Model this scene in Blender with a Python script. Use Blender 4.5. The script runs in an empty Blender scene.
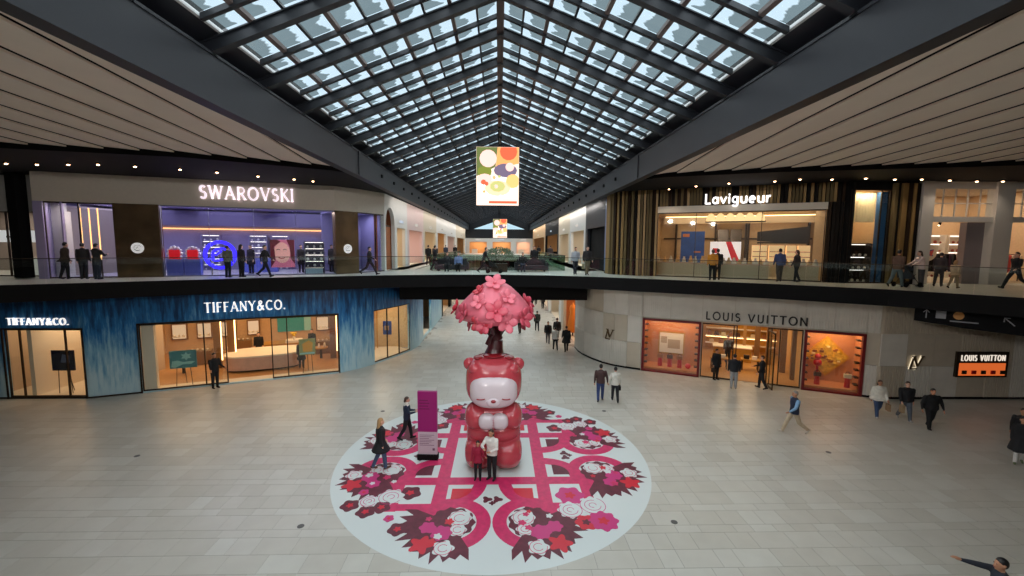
import bpy, bmesh, math, random
import numpy as np
from mathutils import Matrix, Vector
random.seed(7)
PI = math.pi
scene = bpy.context.scene
COL = scene.collection

# ---------------------------------------------------------------- camera, sky, sun, exposure
EYE = 7.4                                   # the photographer stands on the upper level, 1.8 m above its deck
cam_d = bpy.data.cameras.new('camera'); cam = bpy.data.objects.new('camera', cam_d); COL.objects.link(cam)
cam_d.sensor_width = 36.0; cam_d.lens = 438.0/1024*36.0; cam_d.clip_end = 400; cam_d.clip_start = .05
PITCH = math.atan(43/438.0); YAW = math.atan(13/438.0); ROLL = 0.0078
def cam_axis(x, y, f):
    x, y = x*math.cos(ROLL)-y*math.sin(ROLL), x*math.sin(ROLL)+y*math.cos(ROLL)
    fw = f*math.cos(PITCH)+y*math.sin(PITCH); up = -f*math.sin(PITCH)+y*math.cos(PITCH)
    c, s = math.cos(YAW), math.sin(YAW)
    return Vector((x*c+fw*s, -x*s+fw*c, up))
ax, ay, az = cam_axis(1,0,0), cam_axis(0,1,0), -cam_axis(0,0,1)
cam.matrix_world = Matrix(((ax.x,ay.x,az.x,0),(ax.y,ay.y,az.y,0),(ax.z,ay.z,az.z,EYE),(0,0,0,1)))
scene.camera = cam
def in_frame(p, m=0.0):
    d = Vector(p)-Vector((0,0,EYE)); f = -d.dot(az)
    if f <= .1: return False
    return abs(d.dot(ax)/f) < 512/438*(1+m) and abs(d.dot(ay)/f) < 288/438*(1+m)

world = bpy.data.worlds.new('overcast_sky'); scene.world = world; world.use_nodes = True
wn = world.node_tree.nodes; wb = wn['Background']
wb.inputs['Color'].default_value = (.66,.86,1.0,1); wb.inputs['Strength'].default_value = 1.05
sun_d = bpy.data.lights.new('overcast_sun','SUN'); sun_d.energy = 11.0; sun_d.angle = math.radians(150); sun_d.color = (.88,.96,1.0)
sun = bpy.data.objects.new('overcast_sun', sun_d); COL.objects.link(sun); sun.rotation_euler = (math.radians(-12),0,0)
scene.view_settings.view_transform = 'Standard'; scene.view_settings.look = 'None'
scene.view_settings.gamma = 1.0; scene.view_settings.use_curve_mapping = False
scene.view_settings.exposure = 0.0

def area_light(name, loc, sx, sy, power, color, rot=(0,0,0), spread=None):
    d = bpy.data.lights.new(name,'AREA'); d.shape = 'RECTANGLE'; d.size = sx; d.size_y = sy; d.energy = power; d.color = color
    if spread: d.spread = math.radians(spread)
    o = bpy.data.objects.new(name, d); COL.objects.link(o); o.location = loc; o.rotation_euler = rot
    return o
def spot_light(name, loc, power, color, cone=110, target=None, radius=.08):
    d = bpy.data.lights.new(name,'SPOT'); d.energy = power; d.color = color; d.spot_size = math.radians(cone); d.spot_blend = .8; d.shadow_soft_size = radius
    o = bpy.data.objects.new(name, d); COL.objects.link(o); o.location = loc
    if target is not None:
        o.rotation_euler = (Vector(target)-Vector(loc)).to_track_quat('-Z','Y').to_euler()
    return o

# ---------------------------------------------------------------- materials
def lin(c):
    return tuple(((v/255)/12.92 if v/255 <= .04045 else ((v/255+.055)/1.055)**2.4) for v in c)
MATS = {}
def mat(name, rgb, rough=.6, metal=0.0, emit=None, estr=0.0, var=0.0, scale=8.0, spec=.5, coat=0.0, bump=0.0):
    """plain surface with a little procedural noise in its tone"""
    if name in MATS: return MATS[name]
    m = bpy.data.materials.new(name); m.use_nodes = True; N = m.node_tree.nodes; L = m.node_tree.links
    b = N['Principled BSDF']; c = lin(rgb)
    b.inputs['Base Color'].default_value = (*c,1); b.inputs['Roughness'].default_value = rough; b.inputs['Metallic'].default_value = metal
    b.inputs['Specular IOR Level'].default_value = spec; b.inputs['Coat Weight'].default_value = coat
    if emit is not None:
        b.inputs['Emission Color'].default_value = (*lin(emit),1); b.inputs['Emission Strength'].default_value = estr
    if var > 0 or bump > 0:
        tc = N.new('ShaderNodeTexCoord'); no = N.new('ShaderNodeTexNoise'); no.inputs['Scale'].default_value = scale; no.inputs['Detail'].default_value = 4
        L.new(tc.outputs['Object'], no.inputs['Vector'])
        if var > 0:
            rp = N.new('ShaderNodeValToRGB'); rp.color_ramp.elements[0].position = .3; rp.color_ramp.elements[1].position = .7
            rp.color_ramp.elements[0].color = (*[v*(1-var) for v in c],1); rp.color_ramp.elements[1].color = (*[min(1,v*(1+var)) for v in c],1)
            L.new(no.outputs['Fac'], rp.inputs['Fac']); L.new(rp.outputs['Color'], b.inputs['Base Color'])
        if bump > 0:
            bp = N.new('ShaderNodeBump'); bp.inputs['Strength'].default_value = bump; bp.inputs['Distance'].default_value = .01
            L.new(no.outputs['Fac'], bp.inputs['Height']); L.new(bp.outputs['Normal'], b.inputs['Normal'])
    MATS[name] = m
    return m
def emis(name, rgb, s):
    if name in MATS: return MATS[name]
    m = bpy.data.materials.new(name); m.use_nodes = True; N = m.node_tree.nodes; L = m.node_tree.links
    N.remove(N['Principled BSDF']); e = N.new('ShaderNodeEmission'); e.inputs['Color'].default_value = (*lin(rgb),1); e.inputs['Strength'].default_value = s
    L.new(e.outputs[0], N['Material Output'].inputs[0]); MATS[name] = m
    return m
def glass(name, tint=(1,1,1), refl=.07, rough=.02):
    if name in MATS: return MATS[name]
    m = bpy.data.materials.new(name); m.use_nodes = True; N = m.node_tree.nodes; L = m.node_tree.links
    N.remove(N['Principled BSDF']); t = N.new('ShaderNodeBsdfTransparent'); g = N.new('ShaderNodeBsdfGlossy'); mx = N.new('ShaderNodeMixShader')
    t.inputs['Color'].default_value = (*tint,1); g.inputs['Roughness'].default_value = rough; g.inputs['Color'].default_value = (.9,.95,.95,1)
    mx.inputs[0].default_value = refl
    L.new(t.outputs[0], mx.inputs[1]); L.new(g.outputs[0], mx.inputs[2]); L.new(mx.outputs[0], N['Material Output'].inputs[0]); MATS[name] = m
    return m

# ---------------------------------------------------------------- mesh builder
class MB:
    def __init__(s, T=None):
        s.v = []; s.f = []; s.m = []; s.sm = []; s.T = T or Matrix()
    def add(s, vs, fs, mi=0, smooth=False):
        o = len(s.v)
        for p in vs: s.v.append(tuple(s.T @ Vector(p)))
        for f in fs: s.f.append(tuple(i+o for i in f)); s.m.append(mi); s.sm.append(smooth)
        return s
    def box(s, x0,x1,y0,y1,z0,z1, mi=0):
        return s.add([(x0,y0,z0),(x1,y0,z0),(x1,y1,z0),(x0,y1,z0),(x0,y0,z1),(x1,y0,z1),(x1,y1,z1),(x0,y1,z1)],
              [(0,3,2,1),(4,5,6,7),(0,1,5,4),(1,2,6,5),(2,3,7,6),(3,0,4,7)], mi)
    def prism(s, poly, z0, z1, mi=0):
        """poly: xy points; z0, z1 numbers or functions of (x,y)"""
        n = len(poly); A = sum(poly[i][0]*poly[(i+1)%n][1]-poly[(i+1)%n][0]*poly[i][1] for i in range(n))
        if A < 0: poly = poly[::-1]
        g0 = z0 if callable(z0) else (lambda x,y: z0); g1 = z1 if callable(z1) else (lambda x,y: z1)
        vs = [(x,y,g0(x,y)) for x,y in poly]+[(x,y,g1(x,y)) for x,y in poly]
        fs = [tuple(range(n-1,-1,-1)), tuple(range(n,2*n))]+[(i,(i+1)%n,n+(i+1)%n,n+i) for i in range(n)]
        return s.add(vs, fs, mi)
    def slab(s, poly, d0, d1, mi=0):
        """poly in the (u,z) plane of a facade frame, thick from depth d0 to d1"""
        n = len(poly); A = sum(poly[i][0]*poly[(i+1)%n][1]-poly[(i+1)%n][0]*poly[i][1] for i in range(n))
        if A < 0: poly = poly[::-1]
        vs = [(u,d0,z) for u,z in poly]+[(u,d1,z) for u,z in poly]
        fs = [tuple(range(n)), tuple(range(2*n-1,n-1,-1))]+[(i,n+i,n+(i+1)%n,(i+1)%n) for i in range(n)]
        return s.add(vs, fs, mi)
    def tube(s, p0, p1, r0, r1=None, n=8, mi=0, smooth=True, cap=True):
        r1 = r0 if r1 is None else r1; p0 = Vector(p0); p1 = Vector(p1); d = (p1-p0).normalized()
        a = d.orthogonal().normalized(); b = d.cross(a)
        vs = []; 
        for p, r in ((p0,r0),(p1,r1)):
            for k in range(n): t = 2*PI*k/n; vs.append(p+a*(r*math.cos(t))+b*(r*math.sin(t)))
        s.add(vs, [(k,(k+1)%n,n+(k+1)%n,n+k) for k in range(n)], mi, smooth)
        if cap: s.add(vs, [tuple(range(n-1,-1,-1)), tuple(range(n,2*n))], mi)
        return s
    def bar(s, p0, p1, w, h, mi=0):
        """square bar along p0-p1; w sideways (horizontal), h upright"""
        p0 = Vector(p0); p1 = Vector(p1); d = (p1-p0).normalized(); up = Vector((0,0,1))
        if abs(d.z) > .99: up = Vector((0,1,0))
        a = d.cross(up).normalized()*(w/2); b = a.cross(d).normalized()*(h/2)
        vs = [p0-a-b,p0+a-b,p0+a+b,p0-a+b,p1-a-b,p1+a-b,p1+a+b,p1-a+b]
        return s.add(vs, [(0,1,2,3),(7,6,5,4),(0,4,5,1),(1,5,6,2),(2,6,7,3),(3,7,4,0)], mi)
    def lathe(s, prof, c=(0,0,0), n=16, mi=0, smooth=True, wob=None):
        vs = []; c = Vector(c)
        for j,(r,z) in enumerate(prof):
            for k in range(n):
                t = 2*PI*k/n; rr = r*(wob(t,z) if wob else 1); vs.append(c+Vector((rr*math.cos(t),rr*math.sin(t),z)))
        fs = [(j*n+k,j*n+(k+1)%n,(j+1)*n+(k+1)%n,(j+1)*n+k) for j in range(len(prof)-1) for k in range(n)]
        fs += [tuple(range(n-1,-1,-1)), tuple(range((len(prof)-1)*n,len(prof)*n))]
        return s.add(vs, fs, mi, smooth)
    def ball(s, c, rx, ry=None, rz=None, e=1.0, n=16, m=10, mi=0):
        """superellipsoid: e below 1 makes it boxier"""
        ry = rx if ry is None else ry; rz = rx if rz is None else rz
        pw = lambda v: math.copysign(abs(v)**e, v)
        vs = [(c[0],c[1],c[2]-rz)]
        for j in range(1,m):
            ph = -PI/2+PI*j/m
            for k in range(n):
                t = 2*PI*k/n; vs.append((c[0]+rx*pw(math.cos(ph))*pw(math.cos(t)), c[1]+ry*pw(math.cos(ph))*pw(math.sin(t)), c[2]+rz*pw(math.sin(ph))))
        vs.append((c[0],c[1],c[2]+rz)); top = len(vs)-1
        fs = [(0,1+(k+1)%n,1+k) for k in range(n)]
        for j in range(m-2): fs += [(1+j*n+k,1+j*n+(k+1)%n,1+(j+1)*n+(k+1)%n,1+(j+1)*n+k) for k in range(n)]
        fs += [(1+(m-2)*n+k,1+(m-2)*n+(k+1)%n,top) for k in range(n)]
        return s.add(vs, fs, mi, True)
    def mesh(s, name, mats):
        me = bpy.data.meshes.new(name); me.from_pydata(s.v, [], s.f)
        for m in (mats if isinstance(mats,(list,tuple)) else [mats]): me.materials.append(m)
        me.polygons.foreach_set('material_index', s.m); me.polygons.foreach_set('use_smooth', s.sm); me.update()
        return me
    def build(s, name, mats, parent=None, **kw):
        return link(name, s.mesh(name, mats), parent, **kw)

def wmat(o):
    b = Matrix.LocRotScale(o.location, o.rotation_euler, o.scale)
    return b if o.parent is None else wmat(o.parent) @ o.matrix_parent_inverse @ b
def link(name, data, parent=None, loc=None, rot=None, local=False, **props):
    """a child's mesh is in world coordinates, or in its parent's with local=True"""
    o = bpy.data.objects.new(name, data); COL.objects.link(o)
    if parent is not None:
        o.parent = parent
        if not local: o.matrix_parent_inverse = wmat(parent).inverted()
    if loc is not None: o.location = loc
    if rot is not None: o.rotation_euler = rot
    for k, v in props.items(): o[k] = v
    return o
def thing(name, label, cat, loc=(0,0,0), rotz=0.0, group=None):
    o = link(name, None, None, loc, (0,0,rotz), label=label, category=cat); o.empty_display_size = .2
    if group: o['group'] = group
    return o
def tag(o, label, cat, group=None):
    o['label'] = label; o['category'] = cat
    if group: o['group'] = group
    return o
def structure(name, loc=(0,0,0), rotz=0.0):
    return link(name, None, None, loc, (0,0,rotz), kind='structure')
def copy_tree(o, parent=None):
    c = o.copy(); COL.objects.link(c)
    if parent is not None: c.parent = parent
    for ch in list(o.children): copy_tree(ch, c)
    return c
class Frame:
    """upright plane: u runs along it from p0 to p1 (seen left to right from the atrium), d goes into the shop, z up"""
    def __init__(s, p0, p1):
        s.p0 = Vector((p0[0],p0[1],0)); v = Vector((p1[0]-p0[0],p1[1]-p0[1],0)); s.L = v.length; s.u = v.normalized()
        s.d = Vector((-s.u.y,s.u.x,0)); s.rz = math.atan2(s.u.y,s.u.x)
        s.M = Matrix.Translation(s.p0) @ Matrix.Rotation(s.rz,4,'Z')
    def P(s, u, d, z=0): return s.p0+s.u*u+s.d*d+Vector((0,0,z))
    def mb(s): return MB(s.M)
def clip_poly(poly, a, b, c):
    """keep a*x+b*y+c >= 0"""
    out = []; n = len(poly)
    for i in range(n):
        p, q = poly[i], poly[(i+1)%n]; fp = a*p[0]+b*p[1]+c; fq = a*q[0]+b*q[1]+c
        if fp >= 0: out.append(p)
        if fp*fq < 0: t = fp/(fp-fq); out.append((p[0]+(q[0]-p[0])*t, p[1]+(q[1]-p[1])*t))
    return out
def wall_boxes(mb, u0, u1, z0, z1, d0, d1, holes, mi=0):
    """wall as boxes around rectangular openings (u0,u1,z0,z1)"""
    us = sorted({u0,u1,*[h[0] for h in holes],*[h[1] for h in holes]})
    for a, b in zip(us, us[1:]):
        if b-a < 1e-6 or a < u0-1e-6 or b > u1+1e-6: continue
        m = (a+b)/2; cuts = sorted((h[2],h[3]) for h in holes if h[0] < m < h[1]); z = z0
        for c0, c1 in cuts:
            if c0 > z+1e-6: mb.box(a,b,d0,d1,z,c0,mi)
            z = max(z,c1)
        if z < z1-1e-6: mb.box(a,b,d0,d1,z,z1,mi)
    return mb

# ---------------------------------------------------------------- lettering, drawn as strokes
def arc(cx, cy, rx, ry, a0, a1, n=10):
    return [(cx+rx*math.cos(math.radians(a0+(a1-a0)*i/n)), cy+ry*math.sin(math.radians(a0+(a1-a0)*i/n))) for i in range(n+1)]
GL = {  # width, [(weight, points)], serif points
 'I': (.24, [('k',[(.12,0),(.12,1)])], [(.12,0),(.12,1)]),
 'T': (.72, [('k',[(.36,0),(.36,1)]),('t',[(0,.97),(.72,.97)])], [(.36,0)]),
 'F': (.6, [('k',[(.12,0),(.12,1)]),('t',[(.12,.97),(.58,.97)]),('t',[(.12,.52),(.48,.52)])], [(.12,0)]),
 'E': (.6, [('k',[(.12,0),(.12,1)]),('t',[(.12,.97),(.58,.97)]),('t',[(.12,.52),(.48,.52)]),('t',[(.12,.03),(.58,.03)])], []),
 'L': (.58, [('k',[(.12,0),(.12,1)]),('t',[(.12,.04),(.56,.04)])], [(.12,1)]),
 'N': (.84, [('t',[(.12,0),(.12,1)]),('k',[(.12,.98),(.72,.02)]),('t',[(.72,0),(.72,1)])], [(.12,0),(.72,1)]),
 'A': (.82, [('t',[(.06,0),(.41,1)]),('k',[(.41,1),(.76,0)]),('t',[(.2,.34),(.62,.34)])], [(.06,0),(.76,0)]),
 'Y': (.78, [('k',[(.06,1),(.39,.48)]),('t',[(.72,1),(.39,.48)]),('k',[(.39,.48),(.39,0)])], [(.06,1),(.72,1),(.39,0)]),
 'V': (.8, [('k',[(.06,1),(.4,0)]),('t',[(.74,1),(.4,0)])], [(.06,1),(.74,1)]),
 'W': (1.12, [('k',[(.05,1),(.3,0)]),('t',[(.56,1),(.3,0)]),('k',[(.56,1),(.81,0)]),('t',[(1.07,1),(.81,0)])], [(.05,1),(1.07,1)]),
 'O': (.92, [('k',arc(.46,.5,.39,.48,0,360,22))], []),
 'C': (.8, [('k',arc(.46,.5,.39,.48,48,312,16))], []),
 'S': (.56, [('k',arc(.28,.735,.2,.225,35,270,10)+arc(.28,.265,.22,.245,90,-145,10)[1:])], []),
 'U': (.76, [('k',[(.12,1),(.12,.32)]+arc(.38,.3,.26,.28,180,360,10)+[(.64,1)])], []),
 'R': (.72, [('k',[(.12,0),(.12,1)]),('t',[(.12,.97)]+arc(.36,.73,.25,.24,90,-90,8)+[(.12,.49)]),('k',[(.36,.49),(.68,0)])], [(.12,0),(.68,0)]),
 'K': (.74, [('k',[(.12,0),(.12,1)]),('t',[(.66,1),(.14,.42)]),('k',[(.28,.56),(.7,0)])], [(.12,0),(.12,1),(.7,0)]),
 '&': (.86, [('k',[(.78,0),(.28,.68)]+arc(.4,.82,.15,.15,200,-30,8)+[(.22,.48)]+arc(.3,.24,.22,.23,130,330,8)+[(.74,.5)])], []),
 '.': (.22, [('k',[(.11,0),(.11,.13)])], []),
 'a': (.62, [('k',arc(.3,.33,.22,.3,0,360,14)),('k',[(.52,.66),(.52,0)])], []),
 'v': (.58, [('k',[(.04,.66),(.29,.04)]),('k',[(.54,.66),(.29,.04)])], []),
 'i': (.24, [('k',[(.12,0),(.12,.66)]),('k',[(.12,.8),(.12,.96)])], []),
 'g': (.62, [('k',arc(.3,.36,.22,.28,0,360,14)),('k',[(.52,.66),(.52,-.1)]+arc(.3,-.1,.22,.16,0,-160,7))], []),
 'u': (.62, [('k',[(.1,.66),(.1,.24)]+arc(.31,.24,.21,.22,180,360,8)+[(.52,.66)]),('k',[(.52,.66),(.52,0)])], []),
 'e': (.62, [('k',[(.1,.34),(.52,.34)]+arc(.31,.33,.22,.3,5,310,12))], []),
 'r': (.44, [('k',[(.1,0),(.1,.66)]),('k',[(.1,.4)]+arc(.32,.36,.2,.25,165,70,5))], []),
}
def stroke(mb, pts, w, d0, d1, z=None):
    """a polyline in (u,z) thickened to width w and extruded from d0 to d1"""
    closed = (abs(pts[0][0]-pts[-1][0])+abs(pts[0][1]-pts[-1][1])) < 1e-6
    if closed: pts = pts[:-1]
    n = len(pts); L = []; R = []
    for i in range(n):
        a = pts[(i-1)%n] if (closed or i > 0) else pts[i]; b = pts[(i+1)%n] if (closed or i < n-1) else pts[i]
        dx, dz = b[0]-a[0], b[1]-a[1]; l = math.hypot(dx,dz) or 1; nx, nz = -dz/l*w/2, dx/l*w/2
        L.append((pts[i][0]+nx,pts[i][1]+nz)); R.append((pts[i][0]-nx,pts[i][1]-nz))
    vs = []
    for i in range(n): vs += [(R[i][0],d0,R[i][1]),(L[i][0],d0,L[i][1]),(R[i][0],d1,R[i][1]),(L[i][0],d1,L[i][1])]
    fs = []
    for i in range(n if closed else n-1):
        a, b = 4*i, 4*((i+1)%n); fs += [(a,b,b+1,a+1),(a+2,a+3,b+3,b+2),(a,a+2,b+2,b),(a+1,b+1,b+3,a+3)]
    if not closed: fs += [(0,1,3,2),(4*n-4,4*n-2,4*n-1,4*n-3)]
    mb.add(vs, fs)
def lettering(text, fr, u0, u1, z0, h, d0, d1, m, parent, serif=True, k=.125, t=.055, gap=.17):
    """each letter a part of the sign; fitted between u0 and u1"""
    tot = sum((.4 if c == ' ' else GL[c][0]) for c in text)+gap*(len(text)-1); sx = (u1-u0)/tot; x = u0
    for c in text:
        if c == ' ': x += (.4+gap)*sx; continue
        w, st, se = GL[c]; mb = fr.mb()
        for kind, pts in st:
            stroke(mb, [(x+p[0]*sx, z0+p[1]*h) for p in pts], (k if kind == 'k' else t)*h, d0, d1)
        if serif:
            for px, pz in se:
                zz = z0+(pz*h if pz > .5 else 0); s_ = .03*h
                mb.box(x+(px-.115)*sx, x+(px+.115)*sx, d0, d1, zz-(.045*h if pz > .5 else 0), zz+(.045*h if pz < .5 else 0))
        mb.build('letter', m, parent); x += (w+gap)*sx

# ================================================================ SETTING
FILL_POWER = 1300
DZ = 5.6; DB = 4.9; CZ = 10.7               # upper deck top and underside, black ceiling over the upper walkway
M_dark = mat('charcoal_steel',(22,25,32),.5,var=.08,scale=2)
M_black = mat('black_paint',(19,18,19),.75,spec=.15)
M_grey = mat('grey_plaster',(128,124,120),.8,var=.05)
M_brown_steel = mat('brown_steel',(84,74,72),.55)

# ---- tiled floor
def tile_material():
    m = bpy.data.materials.new('stone_tile'); m.use_nodes = True; N = m.node_tree.nodes; L = m.node_tree.links; b = N['Principled BSDF']
    oi = N.new('ShaderNodeObjectInfo'); ge = N.new('ShaderNodeNewGeometry'); ad = N.new('ShaderNodeMath'); ad.operation = 'ADD'; fr = N.new('ShaderNodeMath'); fr.operation = 'FRACT'
    L.new(oi.outputs['Random'], ad.inputs[0]); L.new(ge.outputs['Random Per Island'], ad.inputs[1]); L.new(ad.outputs[0], fr.inputs[0])
    rp = N.new('ShaderNodeValToRGB'); e = rp.color_ramp.elements; e[0].color = (*lin((190,185,174)),1); e[1].color = (*lin((202,199,190)),1)
    k = e.new(.5); k.color = (*lin((196,191,181)),1)
    L.new(fr.outputs[0], rp.inputs['Fac'])
    no = N.new('ShaderNodeTexNoise'); no.inputs['Scale'].default_value = 1.6; no.inputs['Detail'].default_value = 6; L.new(ge.outputs['Position'], no.inputs['Vector'])
    mx = N.new('ShaderNodeMix'); mx.data_type = 'RGBA'; mx.blend_type = 'MULTIPLY'; mx.inputs['Factor'].default_value = .2
    r2 = N.new('ShaderNodeValToRGB'); r2.color_ramp.elements[0].position = .3; r2.color_ramp.elements[1].position = .7; r2.color_ramp.elements[0].color = (.62,.6,.58,1)
    L.new(no.outputs['Fac'], r2.inputs['Fac']); L.new(rp.outputs['Color'], mx.inputs['A']); L.new(r2.outputs['Color'], mx.inputs['B'])
    L.new(mx.outputs['Result'], b.inputs['Base Color']); b.inputs['Roughness'].default_value = .32; b.inputs['Specular IOR Level'].default_value = .4
    return m
M_tile = tile_material(); M_grout = mat('grout',(160,155,146),.8)
fb = MB().box(-31,31,-14,96,-.3,-.006); floor = fb.build('floor', M_grout, kind='structure')
def lower_wall_y(x):
    """how far back the ground-level shopfronts stand at x"""
    if x < -19.35: return 20.75
    if x < -9.1: return 20.75+(x+19.35)*.402
    if x < -5.85: return 24.87+(x+9.1)*2.0
    if x < 5.55: return 91
    if x < 8.47: return 31-(x-5.55)*1.9
    if x < 18.6: return 25.42-(x-8.47)*.4857
    return 20.35
tiles = []; y = -13.0; r = 0
while y < 91:
    h = (.62,.62,.31,.62,.31)[r % 5]; x = -30+random.uniform(0,1)
    while x < 30:
        w = random.choice((.62,.93,.93,.47)); cx, cy = x+w/2, y+h/2
        if cy-h/2 < lower_wall_y(cx)+.1: tiles.append((cx,cy,w,h))
        x += w
    y += h; r += 1
def tile_key(t):
    on = in_frame((t[0],t[1],0)) and ((t[0]+.1)**2+(t[1]-14.8)**2 > 5.3**2)
    return (0 if on else 1, t[1]*t[1]+t[0]*t[0])
tiles.sort(key=tile_key); tmesh = {}; J = .006
for cx, cy, w, h in tiles[:290]:
    if (w,h) not in tmesh: tmesh[w,h] = MB().box(-w/2+J,w/2-J,-h/2+J,h/2-J,-.02,0).mesh('tile', M_tile)
    link('tile', tmesh[w,h], floor, (cx,cy,0))
mb = MB()
for cx, cy, w, h in tiles[290:]: mb.box(cx-w/2+J,cx+w/2-J,cy-h/2+J,cy+h/2-J,-.02,0)
mb.build('tile', M_tile, floor, kind='stuff')

# ---- outer shell
M_shell = mat('shell_wall',(120,116,112),.85)
MB().box(-31.2,-31,-14,96,-.3,12).build('wall_left_outer', M_shell, kind='structure')
MB().box(31,31.2,-14,96,-.3,12).build('wall_right_outer', M_shell, kind='structure')
MB().box(-31.2,31.2,-14.2,-14,-.3,15).build('wall_back', M_shell, kind='structure')

# ---- upper deck with its dark fascia
EDGE = [(-30,15.0),(-23.8,16.4),(-20.2,18.2),(-16.7,20.25),(-12.3,22.75),(-6.7,25.2),(-3.2,26.05),(0,26.3),(3,25.9),(5.7,24.85),(10.4,22.3),(13.1,20.9),(16.8,18.3),(19.2,15.4),(21.5,11.5),(24,10.5),(30,10)]
M_deck = mat('deck_tile',(196,192,182),.35,var=.05,scale=1.5)
deck = structure('upper_deck')
Z0, Z1 = DB+.02, DZ
mb = MB()
for (xa,ya),(xb,yb) in zip(EDGE, EDGE[1:]):           # strips from the edge back
    lim = 60
    for x0, x1 in ((xa, xb),):
        if x1 <= -6.7 or x0 >= 5.7: mb.prism([(xa,ya),(xb,yb),(xb,45),(xa,45)], Z0, Z1)
        else: mb.prism([(xa,ya),(xb,yb),(xb,31),(xa,31)], Z0, Z1)
mb.box(-9,-4.9,31,92,Z0,Z1).box(4.7,9,31,92,Z0,Z1).box(-4.9,4.7,70,92,Z0,Z1).box(-31,-6.7,45,92,Z0,Z1).box(5.7,31,45,92,Z0,Z1)
mb.box(-31,31,-14,.4,Z0,Z1)
mb.build('deck_slab', M_deck, deck)
mb = MB()
for (xa,ya),(xb,yb) in zip(EDGE, EDGE[1:]):
    n = Vector((yb-ya,-(xb-xa),0)).normalized()*.06
    mb.prism([(xa+n.x,ya+n.y),(xb+n.x,yb+n.y),(xb,yb),(xa,ya)], DB, DZ+.02)
mb.build('deck_fascia', M_black, deck)
mb = MB().box(-31,31,.4,.5,DB,DZ); mb.build('deck_fascia', M_black, deck)
MB().box(-6.4,5.75,28.2,30.4,3.85,DB).build('bridge_beam', M_black, deck)

# ---- glazed roof over the nave
roof = structure('glazed_roof')
def zg(x): return 14.42-.395*abs(x)
S = 2.23; BAYS = range(-10,37); YK = lambda k: 10.3+S*k; XE = 6.1; NC = 9; CW = XE/NC
def slope_bar(x0, x1, y0, y1, t0, t1, mb=None):
    """box under the glass plane between depths t0 and t1 below it"""
    mb = mb or MB(); f0 = lambda x,y: zg(x)-t1; f1 = lambda x,y: zg(x)-t0
    if x0 < 0 < x1: mb.prism([(x0,y0),(0,y0),(0,y1),(x0,y1)],f0,f1); return mb.prism([(0,y0),(x1,y0),(x1,y1),(0,y1)],f0,f1)
    return mb.prism([(x0,y0),(x1,y0),(x1,y1),(x0,y1)],f0,f1)
rm = []
for sgn in (-1,1):
    a, b = sorted((sgn*6.75, sgn*.0)); mb = MB()
    slope_bar(a,b,-.05,.05,.1,.37,mb); slope_bar(a,b,-.10,.10,.35,.38,mb); slope_bar(a,b,-.10,.10,.08,.11,mb)
    rm.append(mb.mesh('rafter', M_dark))
bm_ = [slope_bar(*sorted((sg*6.05,sg*.1)),-.06,.06,.03,.15).mesh('glazing_bar', M_dark) for sg in (-1,1)]
pm = []
for sgn in (-1,1):
    mb = MB().box(sgn*6.38-.09,sgn*6.38+.09,-.09,.09,11.5,zg(6.38)-.28)
    mb.bar((sgn*6.5,0,11.6),(sgn*6.5,S,zg(6.5)-.5),.06,.08); mb.bar((sgn*6.38,0,11.64),(sgn*6.95,0,11.9),.07,.07)
    pm.append(mb.mesh('roof_post', M_dark))
for k in BAYS:
    for i in (0,1):
        link('rafter', rm[i], roof, (0,YK(k),0)); link('glazing_bar', bm_[i], roof, (0,YK(k)+.66*S,0)); link('roof_post', pm[i], roof, (0,YK(k),0))
Y0, Y1 = -13.9, 92.2
for sgn in (-1,1):
    for i in range(1,NC):
        x = sgn*(XE-i*CW)
        if i % 2: slope_bar(x-.05,x+.05,Y0,Y1,.0,.10).build('purlin', M_brown_steel, roof)
        else: slope_bar(x-.03,x+.03,Y0,Y1,.0,.06).build('purlin', M_dark, roof)
    a, b = sorted((sgn*6.1,sgn*6.15)); slope_bar(a,b,Y0,Y1,-.03,.04).build('eave_trim', mat('pale_trim',(165,168,168),.5), roof)
    a, b = sorted((sgn*6.15,sgn*7.2)); slope_bar(a,b,Y0,Y1,-.2,.0).build('eave_board', M_dark, roof)
slope_bar(-.11,.11,Y0,Y1,.0,.3).build('ridge_beam', M_brown_steel, roof)
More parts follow.
